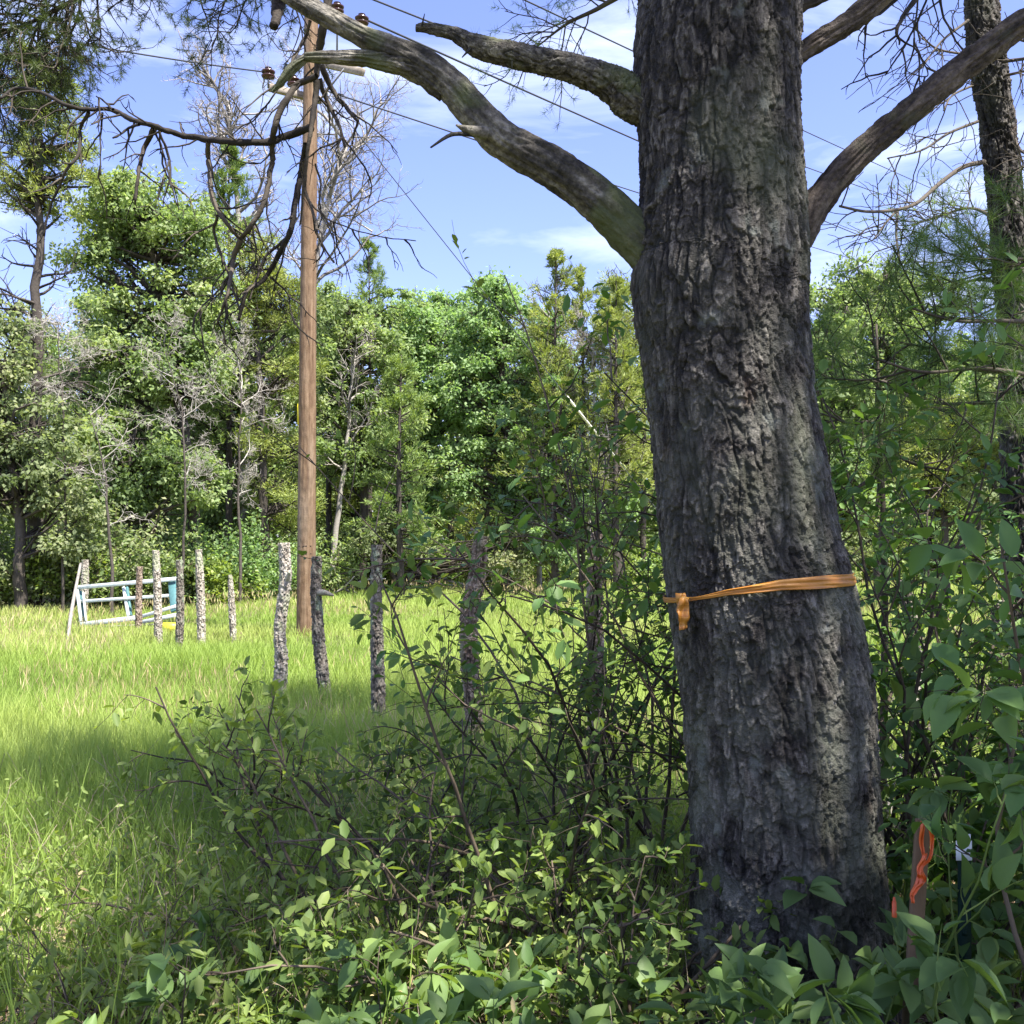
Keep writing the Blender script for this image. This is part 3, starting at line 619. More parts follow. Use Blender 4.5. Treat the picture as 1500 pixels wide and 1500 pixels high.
# ------------------------------------------------------------------ utility pole and wires
DP = 16.8
def simple(name, col, rough=.5, metal=0., spec=.5):
    m, t = mat(name); b = node(t, 'ShaderNodeBsdfPrincipled'); b.inputs['Roughness'].default_value = rough; b.inputs['Metallic'].default_value = metal
    b.inputs['Specular IOR Level'].default_value = spec
    nn = node(t, 'ShaderNodeTexNoise', i_Scale=22., i_Detail=4.); tcn = node(t, 'ShaderNodeTexCoord'); t.links.new(tcn.outputs['Object'], nn.inputs['Vector'])
    c = ramp(t, nn.outputs['Fac'], [(.3, tuple(v * .82 for v in col)), (.7, tuple(min(1, v * 1.12) for v in col))]); t.links.new(c, b.inputs['Base Color'])
    o = node(t, 'ShaderNodeOutputMaterial'); t.links.new(b.outputs[0], o.inputs[0]); return m
M['glaze'] = simple('brown_glazed_ceramic', (.055, .022, .018), .2)
M['steel'] = simple('dull_steel', (.23, .23, .24), .5, .8)
M['wire'] = simple('aluminium_wire', (.07, .075, .09), .9, 0., .1)
M['guard'] = simple('pale_plastic_guard', (.75, .74, .6), .5)
M['yellow'] = simple('yellow_marker', (.75, .62, .03), .45)
pb = P(448, 935, DP)
pole = empty('utility_pole', (pb[0], DP, 0), 'tall brown wooden utility pole standing in the sunny meadow', 'utility pole')
path = [np.array([pb[0], DP, -.3]), P(449, 800, DP), P(451, 500, DP), P(454, 200, DP), P(457, -60, DP)]
bark_tube(path, [.158, .148, .136, .120, .110], 64, 500, pole, 'shaft', M['pole'], amp=.010, cell=.03, stretch=18., seed=101, style='grain')
mb = MB()
for yy in (800, 811):   # dark checks cut across the shaft
    for xx, ww in ((441, .05), (449, .07), (457, .03)):
        c = P(xx, yy, DP); cc = P(449, yy, DP); dd = nrm(np.array([c[0] - cc[0], -.12, 0])); c = cc + dd * .147
        mb.bar(c - np.array([ww / 2, 0, 0]), c + np.array([ww / 2, 0, .004]), .008, .012)
M['dark'] = simple('dark_crack', (.03, .022, .018), .9); mb.build('notch', M['dark'], pole)
mb = MB(); a = P(439, 592, DP); b = P(438.5, 622, DP)
mb.bar(a + np.array([0, -.04, 0]), b + np.array([0, -.04, 0]), .055, .02, (0, 1, 0)); mb.build('marker_strip', M['yellow'], pole)
def arm(p0, p1, nm='crossarm'):
    mb = MB(); mb.bar(p0, p1, .09, .115); o = mb.build(nm, M['crossarm'], pole)
    bv = o.modifiers.new('b', 'BEVEL'); bv.width = .008
arm(P(430, 84, 17.15), P(532, 106, 16.2)); arm(P(394, 128, 16.7), P(470, 147, 17.1))
mb = MB(); mb.bar(P(505, 100, 16.4), P(458, 160, 16.75), .03, .012); mb.bar(P(425, 138, 16.9), P(450, 185, 16.75), .03, .012); mb.build('brace', M['steel'], pole)
def insulator(px, py, D, down):
    c = P(px, py, D); mb = MB(); z = np.array([0, 0, 1.])
    prof = [(.03, -.10), (.045, -.08), (.10, -.075), (.115, -.05), (.06, -.035), (.055, -.01), (.105, 0), (.115, .025), (.055, .045), (.045, .075), (.06, .085), (.03, .10)]
    mb.tubes(np.array([[c + z * q[1] for q in prof]]), np.array([[q[0] for q in prof]]), 20)
    # straight vertical frame: rebuild as lathe
    mb = MB(); th = np.arange(20) / 20 * 2 * np.pi; V = []
    for r_, zz in prof: V += [[c[0] + r_ * math.cos(a), c[1] + r_ * math.sin(a), c[2] + zz] for a in th]
    F = []
    for i in range(len(prof) - 1):
        for j in range(20): F.append([i * 20 + j, i * 20 + (j + 1) % 20, (i + 1) * 20 + (j + 1) % 20, (i + 1) * 20 + j])
    mb.add(V, [np.array(F)]); o = mb.build('insulator', M['glaze'], pole, True)
    mb = MB(); mb.tube([c - z * .09, c - z * down], [.014, .016], 8); mb.V[-1] = mb.V[-1] + np.array(pole.location) * 0
    V = mb.V[-1]; mbo = mb.build('pin', M['steel'], pole)
    mbo.parent = o
insulator(530, 29, 16.3, .78); insulator(393, 107, 16.7, .25); insulator(430, 119, 16.9, .27); insulator(494, 12, 16.5, .8)
def wire(label, pts, r=.008, sag=0.0, m='wire', name='overhead_wire', cat='wire', n=24, extra=None):
    a, b = np.array(pts[0], float), np.array(pts[1], float); t = np.linspace(0, 1, n)[:, None]
    L = a + (b - a) * t; L[:, 2] -= (4 * sag * t * (1 - t))[:, 0]
    o = bpy.data.objects.new(name, None); 
    if extra is None:
        mb = MB(); mb.tubes(L[None], np.full((1, n), r * 2.1), 6); ob = mb.build(name, M[m]); return tag(ob, label, cat)
    o = empty(name, a, label, cat); mb = MB(); mb.tubes(L[None], np.full((1, n), r), 6); mb.build('cable', M[m], o)
    s0, s1, rr_, mm = extra; mb = MB(); mb.tube([a + (b - a) * s0, a + (b - a) * s1], [rr_, rr_], 8); mb.build('guard', M[mm], o); return o
wire('overhead wire running from the pole top insulator down to the right behind the big trunk', [P(530, 26, 16.3), P(1420, 405, 70)], .009, .25)
wire('highest overhead wire crossing the sky above the broken limb', [P(518, -12, 16.5), P(1430, 330, 60)], .008, .2)
wire('lowest overhead wire leaving the left end of the crossarm to the right', [P(430, 117, 16.9), P(1400, 420, 62)], .007, .2)
wire('uppermost faint wire beside the pine twigs at the top', [P(760, -4, 24), P(1420, 300, 75)], .010, .1)
wire('wire leading off to the left from the outer insulator', [P(393, 106, 16.7), P(-60, 30, 14)], .006, .05)
wire('slanting guy wire with a pale guard sleeve running from the pole to the ground', [P(462, 118, 16.7), P(1035, 838, 22)], .008, 0, 'wire', 'guy_wire', 'guy wire', extra=(.58, .745, .026, 'guard'))

# ------------------------------------------------------------------ fence posts
def post(name, label, D, pts, w, m, seed, amp=.035, group='old rough fence posts across the meadow', knob=None, cell=.035):
    s = D / 1500; path = [P(a, b, D) for a, b in pts]; path[-1][2] = -.15
    o = empty(name, (path[-1][0], D, 0), label, 'fence post', group)
    rr = [.92 * v * s / 2 for v in w]
    bark_tube(path, rr, 56, 240, o, 'shaft', M[m], amp=amp * .62, cell=cell * .8, stretch=3.5, seed=seed)
    if knob:
        mb = MB(); kx, ky, ex, ey, kr = knob; a = P(kx, ky, D - .02); b = P(ex, ey, D - .12)
        mb.tube([a, (a + b) / 2 + np.array([0, 0, .01]), b], [kr, kr * .8, kr * .35], 8, 8); mb.build('branch_stub', M[m], o, True)
    return o
post('fence_post', 'far fence post holding up the left end of the pale blue frame', 19.6, [(125, 820), (124, 860), (120, 915)], [10, 12, 12], 'post', 201, .03)
post('fence_post', 'short reddish fence post crossing the middle of the pale blue frame', 18.0, [(205, 830), (203, 880), (204, 925)], [9, 10, 11], 'post_red', 202, .03)
post('fence_post', 'pale lichen-spotted fence post left of the yellow container', 15.4, [(228, 806), (231, 880), (232, 948)], [10, 12, 12], 'post', 203, .03)
post('fence_post', 'fence post at the right end of the pale blue frame', 14.8, [(263, 820), (264, 890), (262, 955)], [10, 12, 11], 'post_dark', 204, .03)
post('fence_post', 'slightly bowed fence post alone just right of the blue frame', 15.3, [(291, 805), (294, 880), (296, 948)], [10, 13, 12], 'post', 205, .03)
post('fence_post', 'shortest thin fence post with a pointed top in the open grass', 15.8, [(337, 842), (339, 880), (343, 946)], [6, 10, 10], 'post', 206, .03)
post('fence_post', 'thick pale fence post with shaggy bark left of the utility pole', 10.6, [(416, 795), (418, 850), (410, 920), (412, 970), (408, 1020)], [17, 18, 18, 20, 22], 'post', 207, .04, knob=(420, 852, 424, 838, .03))
post('fence_post', 'dark lichen-covered fence post right against the utility pole', 10.4, [(464, 815), (463, 865), (467, 935), (474, 1000), (478, 1030)], [15, 17, 19, 20, 21], 'post_dark', 208, .035, knob=(466, 868, 488, 872, .035))
post('fence_post', 'straight grey fence post between the pole and the crooked post', 8.6, [(552, 798), (551, 880), (553, 970), (556, 1070)], [16, 18, 21, 22], 'post_dark', 209, .035)
post('fence_post', 'crooked S-shaped fence post with reddish peeling bark', 7.3, [(704, 785), (698, 850), (687, 900), (688, 970), (693, 1040), (692, 1120)], [20, 26, 28, 27, 27, 28], 'post_red', 210, .04, knob=(704, 790, 690, 775, .02))
post('fence_post', 'reddish fence post half hidden by the thorny shrub left of the big trunk', 6.6, [(872, 780), (871, 880), (873, 990), (874, 1150)], [22, 24, 26, 28], 'post_red', 211, .035)
post('fence_post', 'dark fence post standing in the shrubs right of the big trunk', 6.2, [(1322, 850), (1340, 930), (1352, 1010), (1362, 1160)], [20, 22, 24, 24], 'post_dark', 212, .03)
post('fence_post', 'dark fence post near the right edge of the frame', 5.6, [(1462, 880), (1466, 980), (1468, 1180)], [20, 22, 24], 'post_dark', 213, .03)
mb = MB(); o = empty('leaning_stick', P(98, 965, 15.5), 'thin pale stick leaning against the far left fence post', 'stick')
mb.tube([P(97, 966, 15.2), P(104, 900, 17), P(118, 826, 19.4)], [.022, .03, .025], 8, 10); mb.build('shaft', M['twig_pale'], o, True)

# ------------------------------------------------------------------ pale blue frame and yellow container
M['blue'] = simple('pale_blue_paint', (.52, .57, .56), .5); M['blue2'] = simple('darker_teal_paint', (.07, .17, .17), .5)
fo = empty('metal_rack', P(190, 915, 18.9), 'pale blue painted frame propped up against the fence posts', 'frame')
Pf = lambda a, b, d=18.9: P(a, b, d)
def rail(a, b, w=.085, nm='rail', m='blue', t=.05):
    mb = MB(); mb.bar(a, b, t, w, (0, 0, 1)); o = mb.build(nm, M[m], fo); bv = o.modifiers.new('b', 'BEVEL'); bv.width = .008; return o
rail(Pf(110, 861, 19.0), Pf(258, 848, 18.6), .075); rail(Pf(118, 881), Pf(256, 872, 18.5), .06); rail(Pf(118, 915, 18.6), Pf(200, 905, 18.5), .085); rail(Pf(201, 905, 18.5), Pf(258, 888, 18.2), .06)
rail(Pf(205, 912, 18.3), Pf(258, 901, 18.1), .07)
def upright(a, b, w=.07, m='blue'):
    mb = MB(); mb.bar(a, b, w, .05, (0, 1, 0)); o = mb.build('upright', M[m], fo); bv = o.modifiers.new('b', 'BEVEL'); bv.width = .008
upright(Pf(113, 864), Pf(119, 911, 18.65), .05); upright(Pf(117.5, 866, 19.05), Pf(122.5, 910, 18.75), .05, 'blue2'); upright(Pf(122, 868), Pf(126, 910, 18.65), .03)
upright(Pf(181, 860), Pf(188, 902, 18.55), .05); upright(Pf(186, 860, 19.05), Pf(192, 902, 18.7), .05, 'blue2'); upright(Pf(252, 852, 18.7), Pf(256, 895, 18.2), .14, 'blue2')
c = P(250, 919, 17.6); yo = empty('container', (c[0], c[1], 0), 'small yellow container lying in the grass below the frame', 'container')
mb = MB(); bz = c[2]; mb.tubes(np.array([[[c[0] - .13, 17.6, bz], [c[0] - .12, 17.6, bz], [c[0] + .10, 17.6, bz], [c[0] + .13, 17.6, bz + .01]]]), np.array([[.06, .085, .085, .05]]), 16); mb.build('body', M['yellow'], yo, True)
mb = MB(); mb.tube([[c[0] + .13, 17.6, bz + .01], [c[0] + .18, 17.6, bz + .01]], [.03, .03], 12); mb.build('cap', M['yellow'], yo, True)
mb = MB(); mb.bar(P(152, 918, 18.5), P(225, 915, 18.3), .04, .03); tag(mb.build('pale_board', M['twig_pale']), 'thin pale board lying in the grass under the blue frame', 'board')

# ------------------------------------------------------------------ the big pine
DT = 3.3
rows = [(-700, 945, 1130), (-300, 938, 1152), (-100, 935, 1166), (0, 935, 1171), (100, 928, 1170), (200, 935, 1170), (300, 937, 1178), (380, 932, 1182), (430, 926, 1180), (520, 940, 1184), (600, 951, 1192), (700, 961, 1208), (800, 971, 1226),
        (850, 977, 1239), (900, 984, 1251), (1000, 999, 1270), (1100, 1009, 1277), (1200, 1014, 1282), (1300, 1016, 1290), (1400, 1014, 1300), (1480, 1004, 1312), (1560, 985, 1330), (1640, 960, 1355)]
base = P((985 + 1330) / 2, 1517, DT)
big = empty('pine_tree', (base[0], DT, 0), 'massive old pine with rugged dark bark and an orange ribbon round its trunk', 'pine')
path = [P((a + b) / 2, y, DT) for y, a, b in rows]; rads = [(b - a) / 2 / 1500 * DT for y, a, b in rows]
# taller trunk above the picture
hp = [np.array([path[0][0] + .1, DT + .15, 13.0]), np.array([path[0][0] + .05, DT + .1, 9.])] ; hr = [.05, .17]
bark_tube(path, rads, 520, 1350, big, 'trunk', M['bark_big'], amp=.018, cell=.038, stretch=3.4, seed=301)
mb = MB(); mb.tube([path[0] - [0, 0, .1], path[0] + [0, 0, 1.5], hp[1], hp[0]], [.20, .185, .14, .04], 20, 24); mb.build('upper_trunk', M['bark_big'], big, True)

def limb(pts, w, m='limb', sides=96, rings=420, amp=.016, seed=1, cell=.02, stretch=5., style='grain', D=DT, nm='limb'):
    q = [P(p[0], p[1], p[2] if len(p) > 2 else D) for p in pts]; rr = [.90 * v / 1500 * (p[2] if len(p) > 2 else D) / 2 for v, p in zip(w, pts)]
    return bark_tube(q, rr, sides, rings, big, nm, M[m], amp=amp, cell=cell, stretch=stretch, seed=seed, style=style), q
limb([(1040, 440, 3.3), (950, 365, 3.3), (905, 320, 3.3), (860, 280), (800, 240), (740, 207), (705, 175), (665, 130), (628, 100), (585, 76), (530, 53), (480, 25), (430, -4), (360, -60)],
     [88, 80, 74, 68, 66, 64, 60, 56, 54, 44, 36, 36, 32, 20], seed=311, rings=620)
limb([(655, 130), (620, 107), (575, 92), (530, 86), (490, 84), (447, 84)], [44, 42, 34, 26, 22, 14], seed=312, rings=240)
limb([(449, 84), (430, 98), (412, 120), (398, 134)], [16, 18, 17, 13], seed=313, rings=120, sides=48)
limb([(1030, 185, 3.3), (935, 148, 3.3), (900, 125), (850, 104), (800, 91), (740, 78), (700, 68), (665, 50), (630, 42), (609, 41)], [74, 72, 58, 46, 42, 40, 36, 22, 18, 13], seed=314, rings=520, amp=.012, cell=.02, style='plates')
limb([(1110, 410, 3.3), (1165, 350, 3.3), (1195, 300), (1245, 240), (1300, 190), (1355, 145), (1410, 100), (1460, 62), (1510, 28), (1640, -40)], [54, 50, 45, 42, 42, 43, 44, 43, 41, 36], 'limb_red', seed=315, rings=460)
limb([(1110, 130, 3.3), (1150, 97, 3.3), (1190, 66), (1240, 35), (1290, -4), (1400, -90)], [40, 38, 34, 34, 32, 26], 'limb_red', seed=316, rings=300)
limb([(1120, 40, 3.3), (1165, 14, 3.3), (1195, 2), (1230, -12)], [24, 20, 15, 12], 'twig_dark', seed=317, rings=80, sides=40)
# stubs on the limbs
mb = MB()
for a, b, r in [((618, 38), (622, 20), .004), ((690, 70), (677, 84), .006), ((750, 84), (750, 106), .004), ((745, 195), (749, 186), .006), ((800, 110), (796, 118), .004)]:
    mb.tube([P(*a, DT - .02), P(*b, DT - .05)], [r, r * .3], 6)
mb.tube([P(710, 195, DT - .06), P(685, 190, DT - .12), P(668, 183, DT - .15)], [.022, .014, .003], 8, 8)
mb.tube([P(700, 198, DT - .08), P(672, 196, DT - .14), P(655, 200, DT - .16), P(631, 216, DT - .2)], [.008, .007, .006, .003], 7, 10)
mb.build('branch_stubs', M['limb'], big, True)
# dead branches hanging on the left
def dead(paths, nm, seed, m='twig_dark', twigs=True, tw=.22):
    g = rng(seed); mb = MB()
    for pts, w0, w1, D in paths:
        q = np.array([P(a, b, D + .05 * math.sin(i * 1.7)) for i, (a, b) in enumerate(pts)])
        n = 8 * len(pts); pp_, r_ = smooth_path(q, np.linspace(w0, w1, len(pts)) / 1500 * D / 2, n)
        pp_ = pp_ + np.stack([fbm(pp_ * 22, seed + k, 2) for k in (1, 2, 3)], -1) * .0035
        mb.tubes(pp_[None], r_[None] * (1 + .18 * fbm(pp_ * 60, seed, 2))[None], 8)
        if twigs:
            m_ = max(2, int(len(pts) * twigs * 1.0)); _, t, p, d = kids(g, pp_[None], m_, .15, 1, 1.0, -.35)
            a = grow(g, p, d, tw * (.4 + g.random(len(p))), 6, .22, -.05); mb.tubes(a, np.linspace(.0042, .0016, 6)[None], 4)
            _, t, p, d = kids(g, a, 2, .3, 1, .8, -.1); a = grow(g, p, d, tw * .45 * (.4 + g.random(len(p))), 5, .22, -.05); mb.tubes(a, np.linspace(.0022, .001, 5)[None], 3)
    return mb.build(nm, M[m], big, True)
dead([([(760, -330), (600, -230), (500, -60), (478, 20), (466, 80), (462, 140), (456, 190), (448, 240), (440, 330)], 20, 2.5, 3.6)], 'hanging_branch', 331, twigs=.4)
dead([([(456, 186), (425, 198), (390, 207), (345, 208), (300, 204), (262, 196), (228, 186), (200, 178), (165, 162), (130, 160), (100, 156), (60, 135), (25, 130), (0, 142)], 12, 4, 3.6)], 'hanging_branch', 332, twigs=1.5, tw=.18)
dead([([(225, 190), (212, 215), (203, 250), (199, 295)], 9, 4, 3.6), ([(232, 192), (248, 235), (250, 275)], 5, 2.5, 3.55), ([(224, 190), (238, 220), (258, 300)], 4, 2, 3.6),
      ([(130, 165), (118, 190), (115, 225), (95, 255), (75, 300), (65, 345)], 6, 3, 3.6), ([(205, 182), (185, 190), (166, 203)], 5, 3, 3.5), ([(165, 160), (152, 148), (142, 140)], 4, 2, 3.6), ([(150, 165), (148, 200), (146, 255)], 3.5, 2, 3.6)], 'hanging_twigs', 333, twigs=.8, tw=.16)
dead([([(463, 112), (435, 125), (415, 155), (402, 185), (400, 215), (397, 250), (385, 300), (365, 335), (352, 350)], 10, 7, 3.6),
      ([(306, 208), (305, 235), (312, 290), (330, 325), (352, 350)], 8, 6, 3.6), ([(352, 350), (342, 380), (338, 410), (330, 440), (318, 475)], 9, 3, 3.6), ([(318, 315), (314, 345), (335, 400), (350, 455)], 5, 2.5, 3.62)], 'hanging_branch', 334, twigs=1.2, tw=.2)
dead([([(450, 210), (442, 245), (434, 290), (425, 340), (405, 380), (385, 410), (360, 430), (350, 470)], 11, 5, 3.7), ([(420, 350), (395, 370), (378, 400), (365, 440)], 5, 2.5, 3.7), ([(445, 235), (448, 280), (462, 320), (466, 345), (490, 385)], 6, 3, 3.7),
      ([(396, 405), (420, 430), (428, 462)], 3.5, 1.5, 3.7), ([(347, 385), (325, 420), (290, 455), (282, 480)], 4, 2, 3.7)], 'hanging_branch', 335, twigs=.8, tw=.18)
dead([([(468, 115), (480, 150), (498, 190), (505, 214)], 8, 3.5, 3.7), ([(470, 95), (490, 135), (510, 160), (525, 178)], 10, 4, 3.7), ([(466, 140), (482, 160), (500, 195), (530, 240)], 4, 2, 3.7)], 'hanging_branch', 336, twigs=1.2, tw=.2)
dead([([(455, 30), (444, 60), (425, 95), (400, 140), (388, 160)], 5, 2, 3.7)], 'hanging_twigs', 337, twigs=1, tw=.2)
dead([([(462, 240), (470, 270), (468, 310), (500, 330), (550, 345), (610, 352)], 3, 1.5, 4.2)], 'hanging_twigs', 340, twigs=1, tw=.2)
dead([([(412, -30), (408, 5), (402, 38)], 26, 14, 3.4)], 'broken_bough', 338, twigs=0, m='limb_red')
# small twigs on the right: dead branchlets below the upper right limb
dead([([(1400, -80), (1340, 0), (1315, 40), (1318, 65)], 10, 3, 3.6), ([(1400, -80), (1300, 10), (1268, 30)], 8, 4, 3.7), ([(1370, -30), (1330, 60), (1297, 110)], 4, 2, 3.7), ([(1370, -40), (1385, 30), (1420, 90)], 5, 2, 3.9),
      ([(1345, -10), (1340, 60), (1360, 110), (1330, 105)], 3, 1.5, 3.8)], 'hanging_twigs', 339, twigs=1.4, tw=.2)

# needles
def tufts(mb, g, C, Dr, n=26, L=.075, w=.0016, spread=.55, seed=1):
    k = np.repeat(np.arange(len(C)), n); m = len(k)
    t = g.random((m, 1)) * .05; A = nrm(Dr)[k] * (1 - spread) + nrm(g.normal(0, 1, (m, 3))) * spread
    ln = L * (.7 + .5 * g.random(m)); mb.leaves(C[k] + nrm(Dr)[k] * t, A, g.normal(0, 1, (m, 3)), ln, w / ln, 'needle', None, seed)
g = rng(341)
# bough crossing above the upper left corner with drooping needled branchlets
q = np.array([P(960, -500, 3.4), P(700, -260, 3.9), P(420, -90, 4.4), P(200, -40, 4.6), (P(100, 5, 4.5)), P(40, 35, 4.5), P(-60, 75, 4.4)])
mb = MB(); pp_, r_ = smooth_path(q, [.05, .04, .022, .016, .011, .008, .004], 60); mb.tubes(pp_[None], r_[None], 8)
_, t, p, d = kids(g, pp_[None, 18:54], 44, 0, 1, .9, -.35); a1 = grow(g, p, d, (.2 + .40 * g.random(44)), 9, .16, -.04); mb.tubes(a1, np.linspace(.0065, .0025, 9)[None], 5)
_, t, p, d = kids(g, a1, 9, .2, 1, .8, -.1); a2 = grow(g, p, d, .08 + .16 * g.random(len(p)), 6, .2, -.03); mb.tubes(a2, np.linspace(.0032, .0016, 6)[None], 4)
_, t, p, d = kids(g, a2, 2, .4, 1, .8, 0); a3 = grow(g, p, d, .05 + .07 * g.random(len(p)), 4, .2, 0); mb.tubes(a3, np.linspace(.002, .0014, 4)[None], 3)
mb.build('needled_bough', M['twig_dark'], big, True)
mb = MB(); sel2 = g.random(len(a2)) < .8; sel3 = g.random(len(a3)) < .85
tufts(mb, g, a2[sel2, -1], a2[sel2, -1] - a2[sel2, -2], 46, .036, .0024, .66, 5); tufts(mb, g, a3[sel3, -1], a3[sel3, -1] - a3[sel3, -2], 46, .036, .0024, .66, 6)
mb.build('needles', M['pine_near'], big)
# needled bough behind the trunk, top centre
mb = MB(); q = np.array([P(1010, -140, 3.6), P(935, -30, 4.6), P(880, 10, 5.0), P(830, 35, 5.1), P(785, 70, 5.2)]); pp_, r_ = smooth_path(q, [.03, .02, .012, .008, .003], 40); mb.tubes(pp_[None], r_[None], 7)
_, t, p, d = kids(g, pp_[None, 14:], 14, 0, 1, .9, -.1); a1 = grow(g, p, d, .22 + .25 * g.random(14), 7, .16, -.05); mb.tubes(a1, np.linspace(.004, .002, 7)[None], 4)
_, t, p, d = kids(g, a1, 7, .2, 1, .8, 0); a2 = grow(g, p, d, .08 + .1 * g.random(len(p)), 4, .2, 0); mb.tubes(a2, np.linspace(.0024, .0014, 4)[None], 3); mb.build('needled_bough', M['twig_dark'], big, True)
mb = MB(); tufts(mb, g, a2[:, -1], a2[:, -1] - a2[:, -2], 22, .045, .0022, .6, 7); mb.build('needles', M['white_pine'], big)

def canopy(o, g, centre, radii, nbough, trunk_xy, nper, lmat, z0, style='needle', leaf=.11, csz=.55, bm='bark_far'):
    d = nrm(g.normal(0, 1, (nbough, 3))); C = centre + d * radii * (.3 + .7 * g.random((nbough, 1)) ** .5)
    a = np.stack([np.full(nbough, trunk_xy[0]), np.full(nbough, trunk_xy[1]), np.maximum(z0, C[:, 2] - .4 * np.linalg.norm(C[:, :2] - trunk_xy, axis=1))], -1)
    m1 = a * .6 + C * .4 + g.normal(0, .12, C.shape); m2 = a * .25 + C * .75 + g.normal(0, .12, C.shape); L = np.stack([a, m1, m2, C], 1)
    mb = MB(); mb.tubes(L, np.array([[.04, .03, .02, .008]]), 5); mb.build('boughs', M[bm], o)
    w = np.repeat(np.arange(nbough), nper); n = len(w); Pn = C[w] + nrm(g.normal(0, 1, (n, 3))) * g.random((n, 1)) ** .5 * csz * np.array([1, 1, .6])
    mb = MB(); mb.leaves(Pn, g.normal(0, 1, (n, 3)), np.stack([g.normal(0, .6, n), g.normal(0, .6, n), np.ones(n)], -1), leaf * (.7 + .6 * g.random(n)), .5 if style != 'needle' else .28, 'far', None, 3)
    mb.build('crown', M[lmat], o)
canopy(big, rng(350), np.array([2.0, 3.3, 8.6]), np.array([2.0, 2.1, 3.0]), 66, np.array([.75, 3.3]), 150, 'pine_near', 5.2, leaf=.16)

# ------------------------------------------------------------------ ribbon on the big pine
M['ribbon'] = rough_mat('orange_plastic_ribbon', [(.3, (.30, .10, .008)), (.5, (.42, .17, .015)), (.75, (.52, .26, .05))], (3, 3, 160), .35, .15, 60, .4, spec=.6)
M['ribbon'].node_tree.nodes['Principled BSDF'].inputs['Roughness'].default_value = .5
M['flag'] = rough_mat('fluorescent_flagging', [(.3, (.60, .085, .015)), (.7, (.85, .17, .03))], (20, 20, 20), .4, .1, 60, .3, spec=.6)
rb = empty('orange_ribbon', P(995, 885, DT), 'orange plastic ribbon tied round the massive pine trunk', 'ribbon')
def trunk_at(z):
    zz = np.array([p[2] for p in path])[::-1]; return np.interp(z, zz, np.array([p[0] for p in path])[::-1]), np.interp(z, zz, np.array(rads)[::-1])
mb = MB(); n = 160; K = 9; V = []
for i in range(n):
    th = 2 * math.pi * i / n    # 0 = towards +x, going via -y (towards the camera)
    ca, sa = math.cos(th), -math.sin(th)
    # height of the band centre and its width along the visible half
    u = (1 - ca) / 2 if math.sin(th) >= 0 else (1 - ca) / 2
    yc = np.interp(u, [0, .25, .5, .75, .9, 1], [851, 852, 856, 868, 880, 886]); hw = np.interp(u, [0, .3, .5, .75, .88, 1], [8.5, 9, 7.5, 4.5, 2.5, 4])
    for j in range(K):
        f = j / (K - 1) * 2 - 1; yy = yc + f * hw; z = P(1100, yy, DT - .27)[2]; cx, rr_ = trunk_at(z)
        R_ = rr_ + .016 + .0025 * math.sin(j * 2.1 + i * .11) + .0015 * math.sin(i * .4 + j)
        V.append([cx + R_ * ca, DT + R_ * sa, z])
idx = np.arange(n * K).reshape(n, K); a = idx; b = np.roll(idx, -1, 0)
mb.add(V, [np.stack([a[:, :-1], b[:, :-1], b[:, 1:], a[:, 1:]], -1).reshape(-1, 4)]); o = mb.build('band', M['ribbon'], rb, True); sm = o.modifiers.new('t', 'SOLIDIFY'); sm.thickness = .0012
def strip(mb, cl, wl, ddir=None, fold=.008):
    V = []; n = len(cl); K = 7
    for i, (c, w) in enumerate(zip(cl, wl)):
        for j in range(K):
            f = j / (K - 1) * 2 - 1; V.append([c[0] + f * w / 2, c[1] - fold * math.cos(f * 4 + i * .5) - .004 * math.sin(i), c[2] + .15 * f * w * math.sin(i * .6)])
    idx = np.arange(n * K).reshape(n, K); mb.add(V, [np.stack([idx[:-1, :-1], idx[:-1, 1:], idx[1:, 1:], idx[1:, :-1]], -1).reshape(-1, 4)])
zz = np.linspace(0, 1, 14)
cx0, r00 = trunk_at(P(1000, 885, DT)[2])
DK = DT - .155
mb = MB(); strip(mb, [P(997 + 3 * t, 869 + 40 * t, DK - .03) for t in zz], [(.030 if t < .2 else .028 - .004 * t) for t in zz])
strip(mb, [P(1001 - 2 * t * (t < .5) , 876 + 46 * t, DK - .05) for t in zz], [.010 + .028 * math.sin(min(1, .15 + t * 1.1) * math.pi * .82) for t in zz], fold=.006)
o = mb.build('tail', M['ribbon'], rb, True); sm = o.modifiers.new('t', 'SOLIDIFY'); sm.thickness = .001
mb = MB(); c = P(1001, 878, DK - .03); mb.tube([c + [-.012, 0, .004], c + [0, -.006, 0], c + [.014, 0, .002]], [.006, .011, .005], 8, 8); mb.build('knot', M['ribbon'], rb, True)

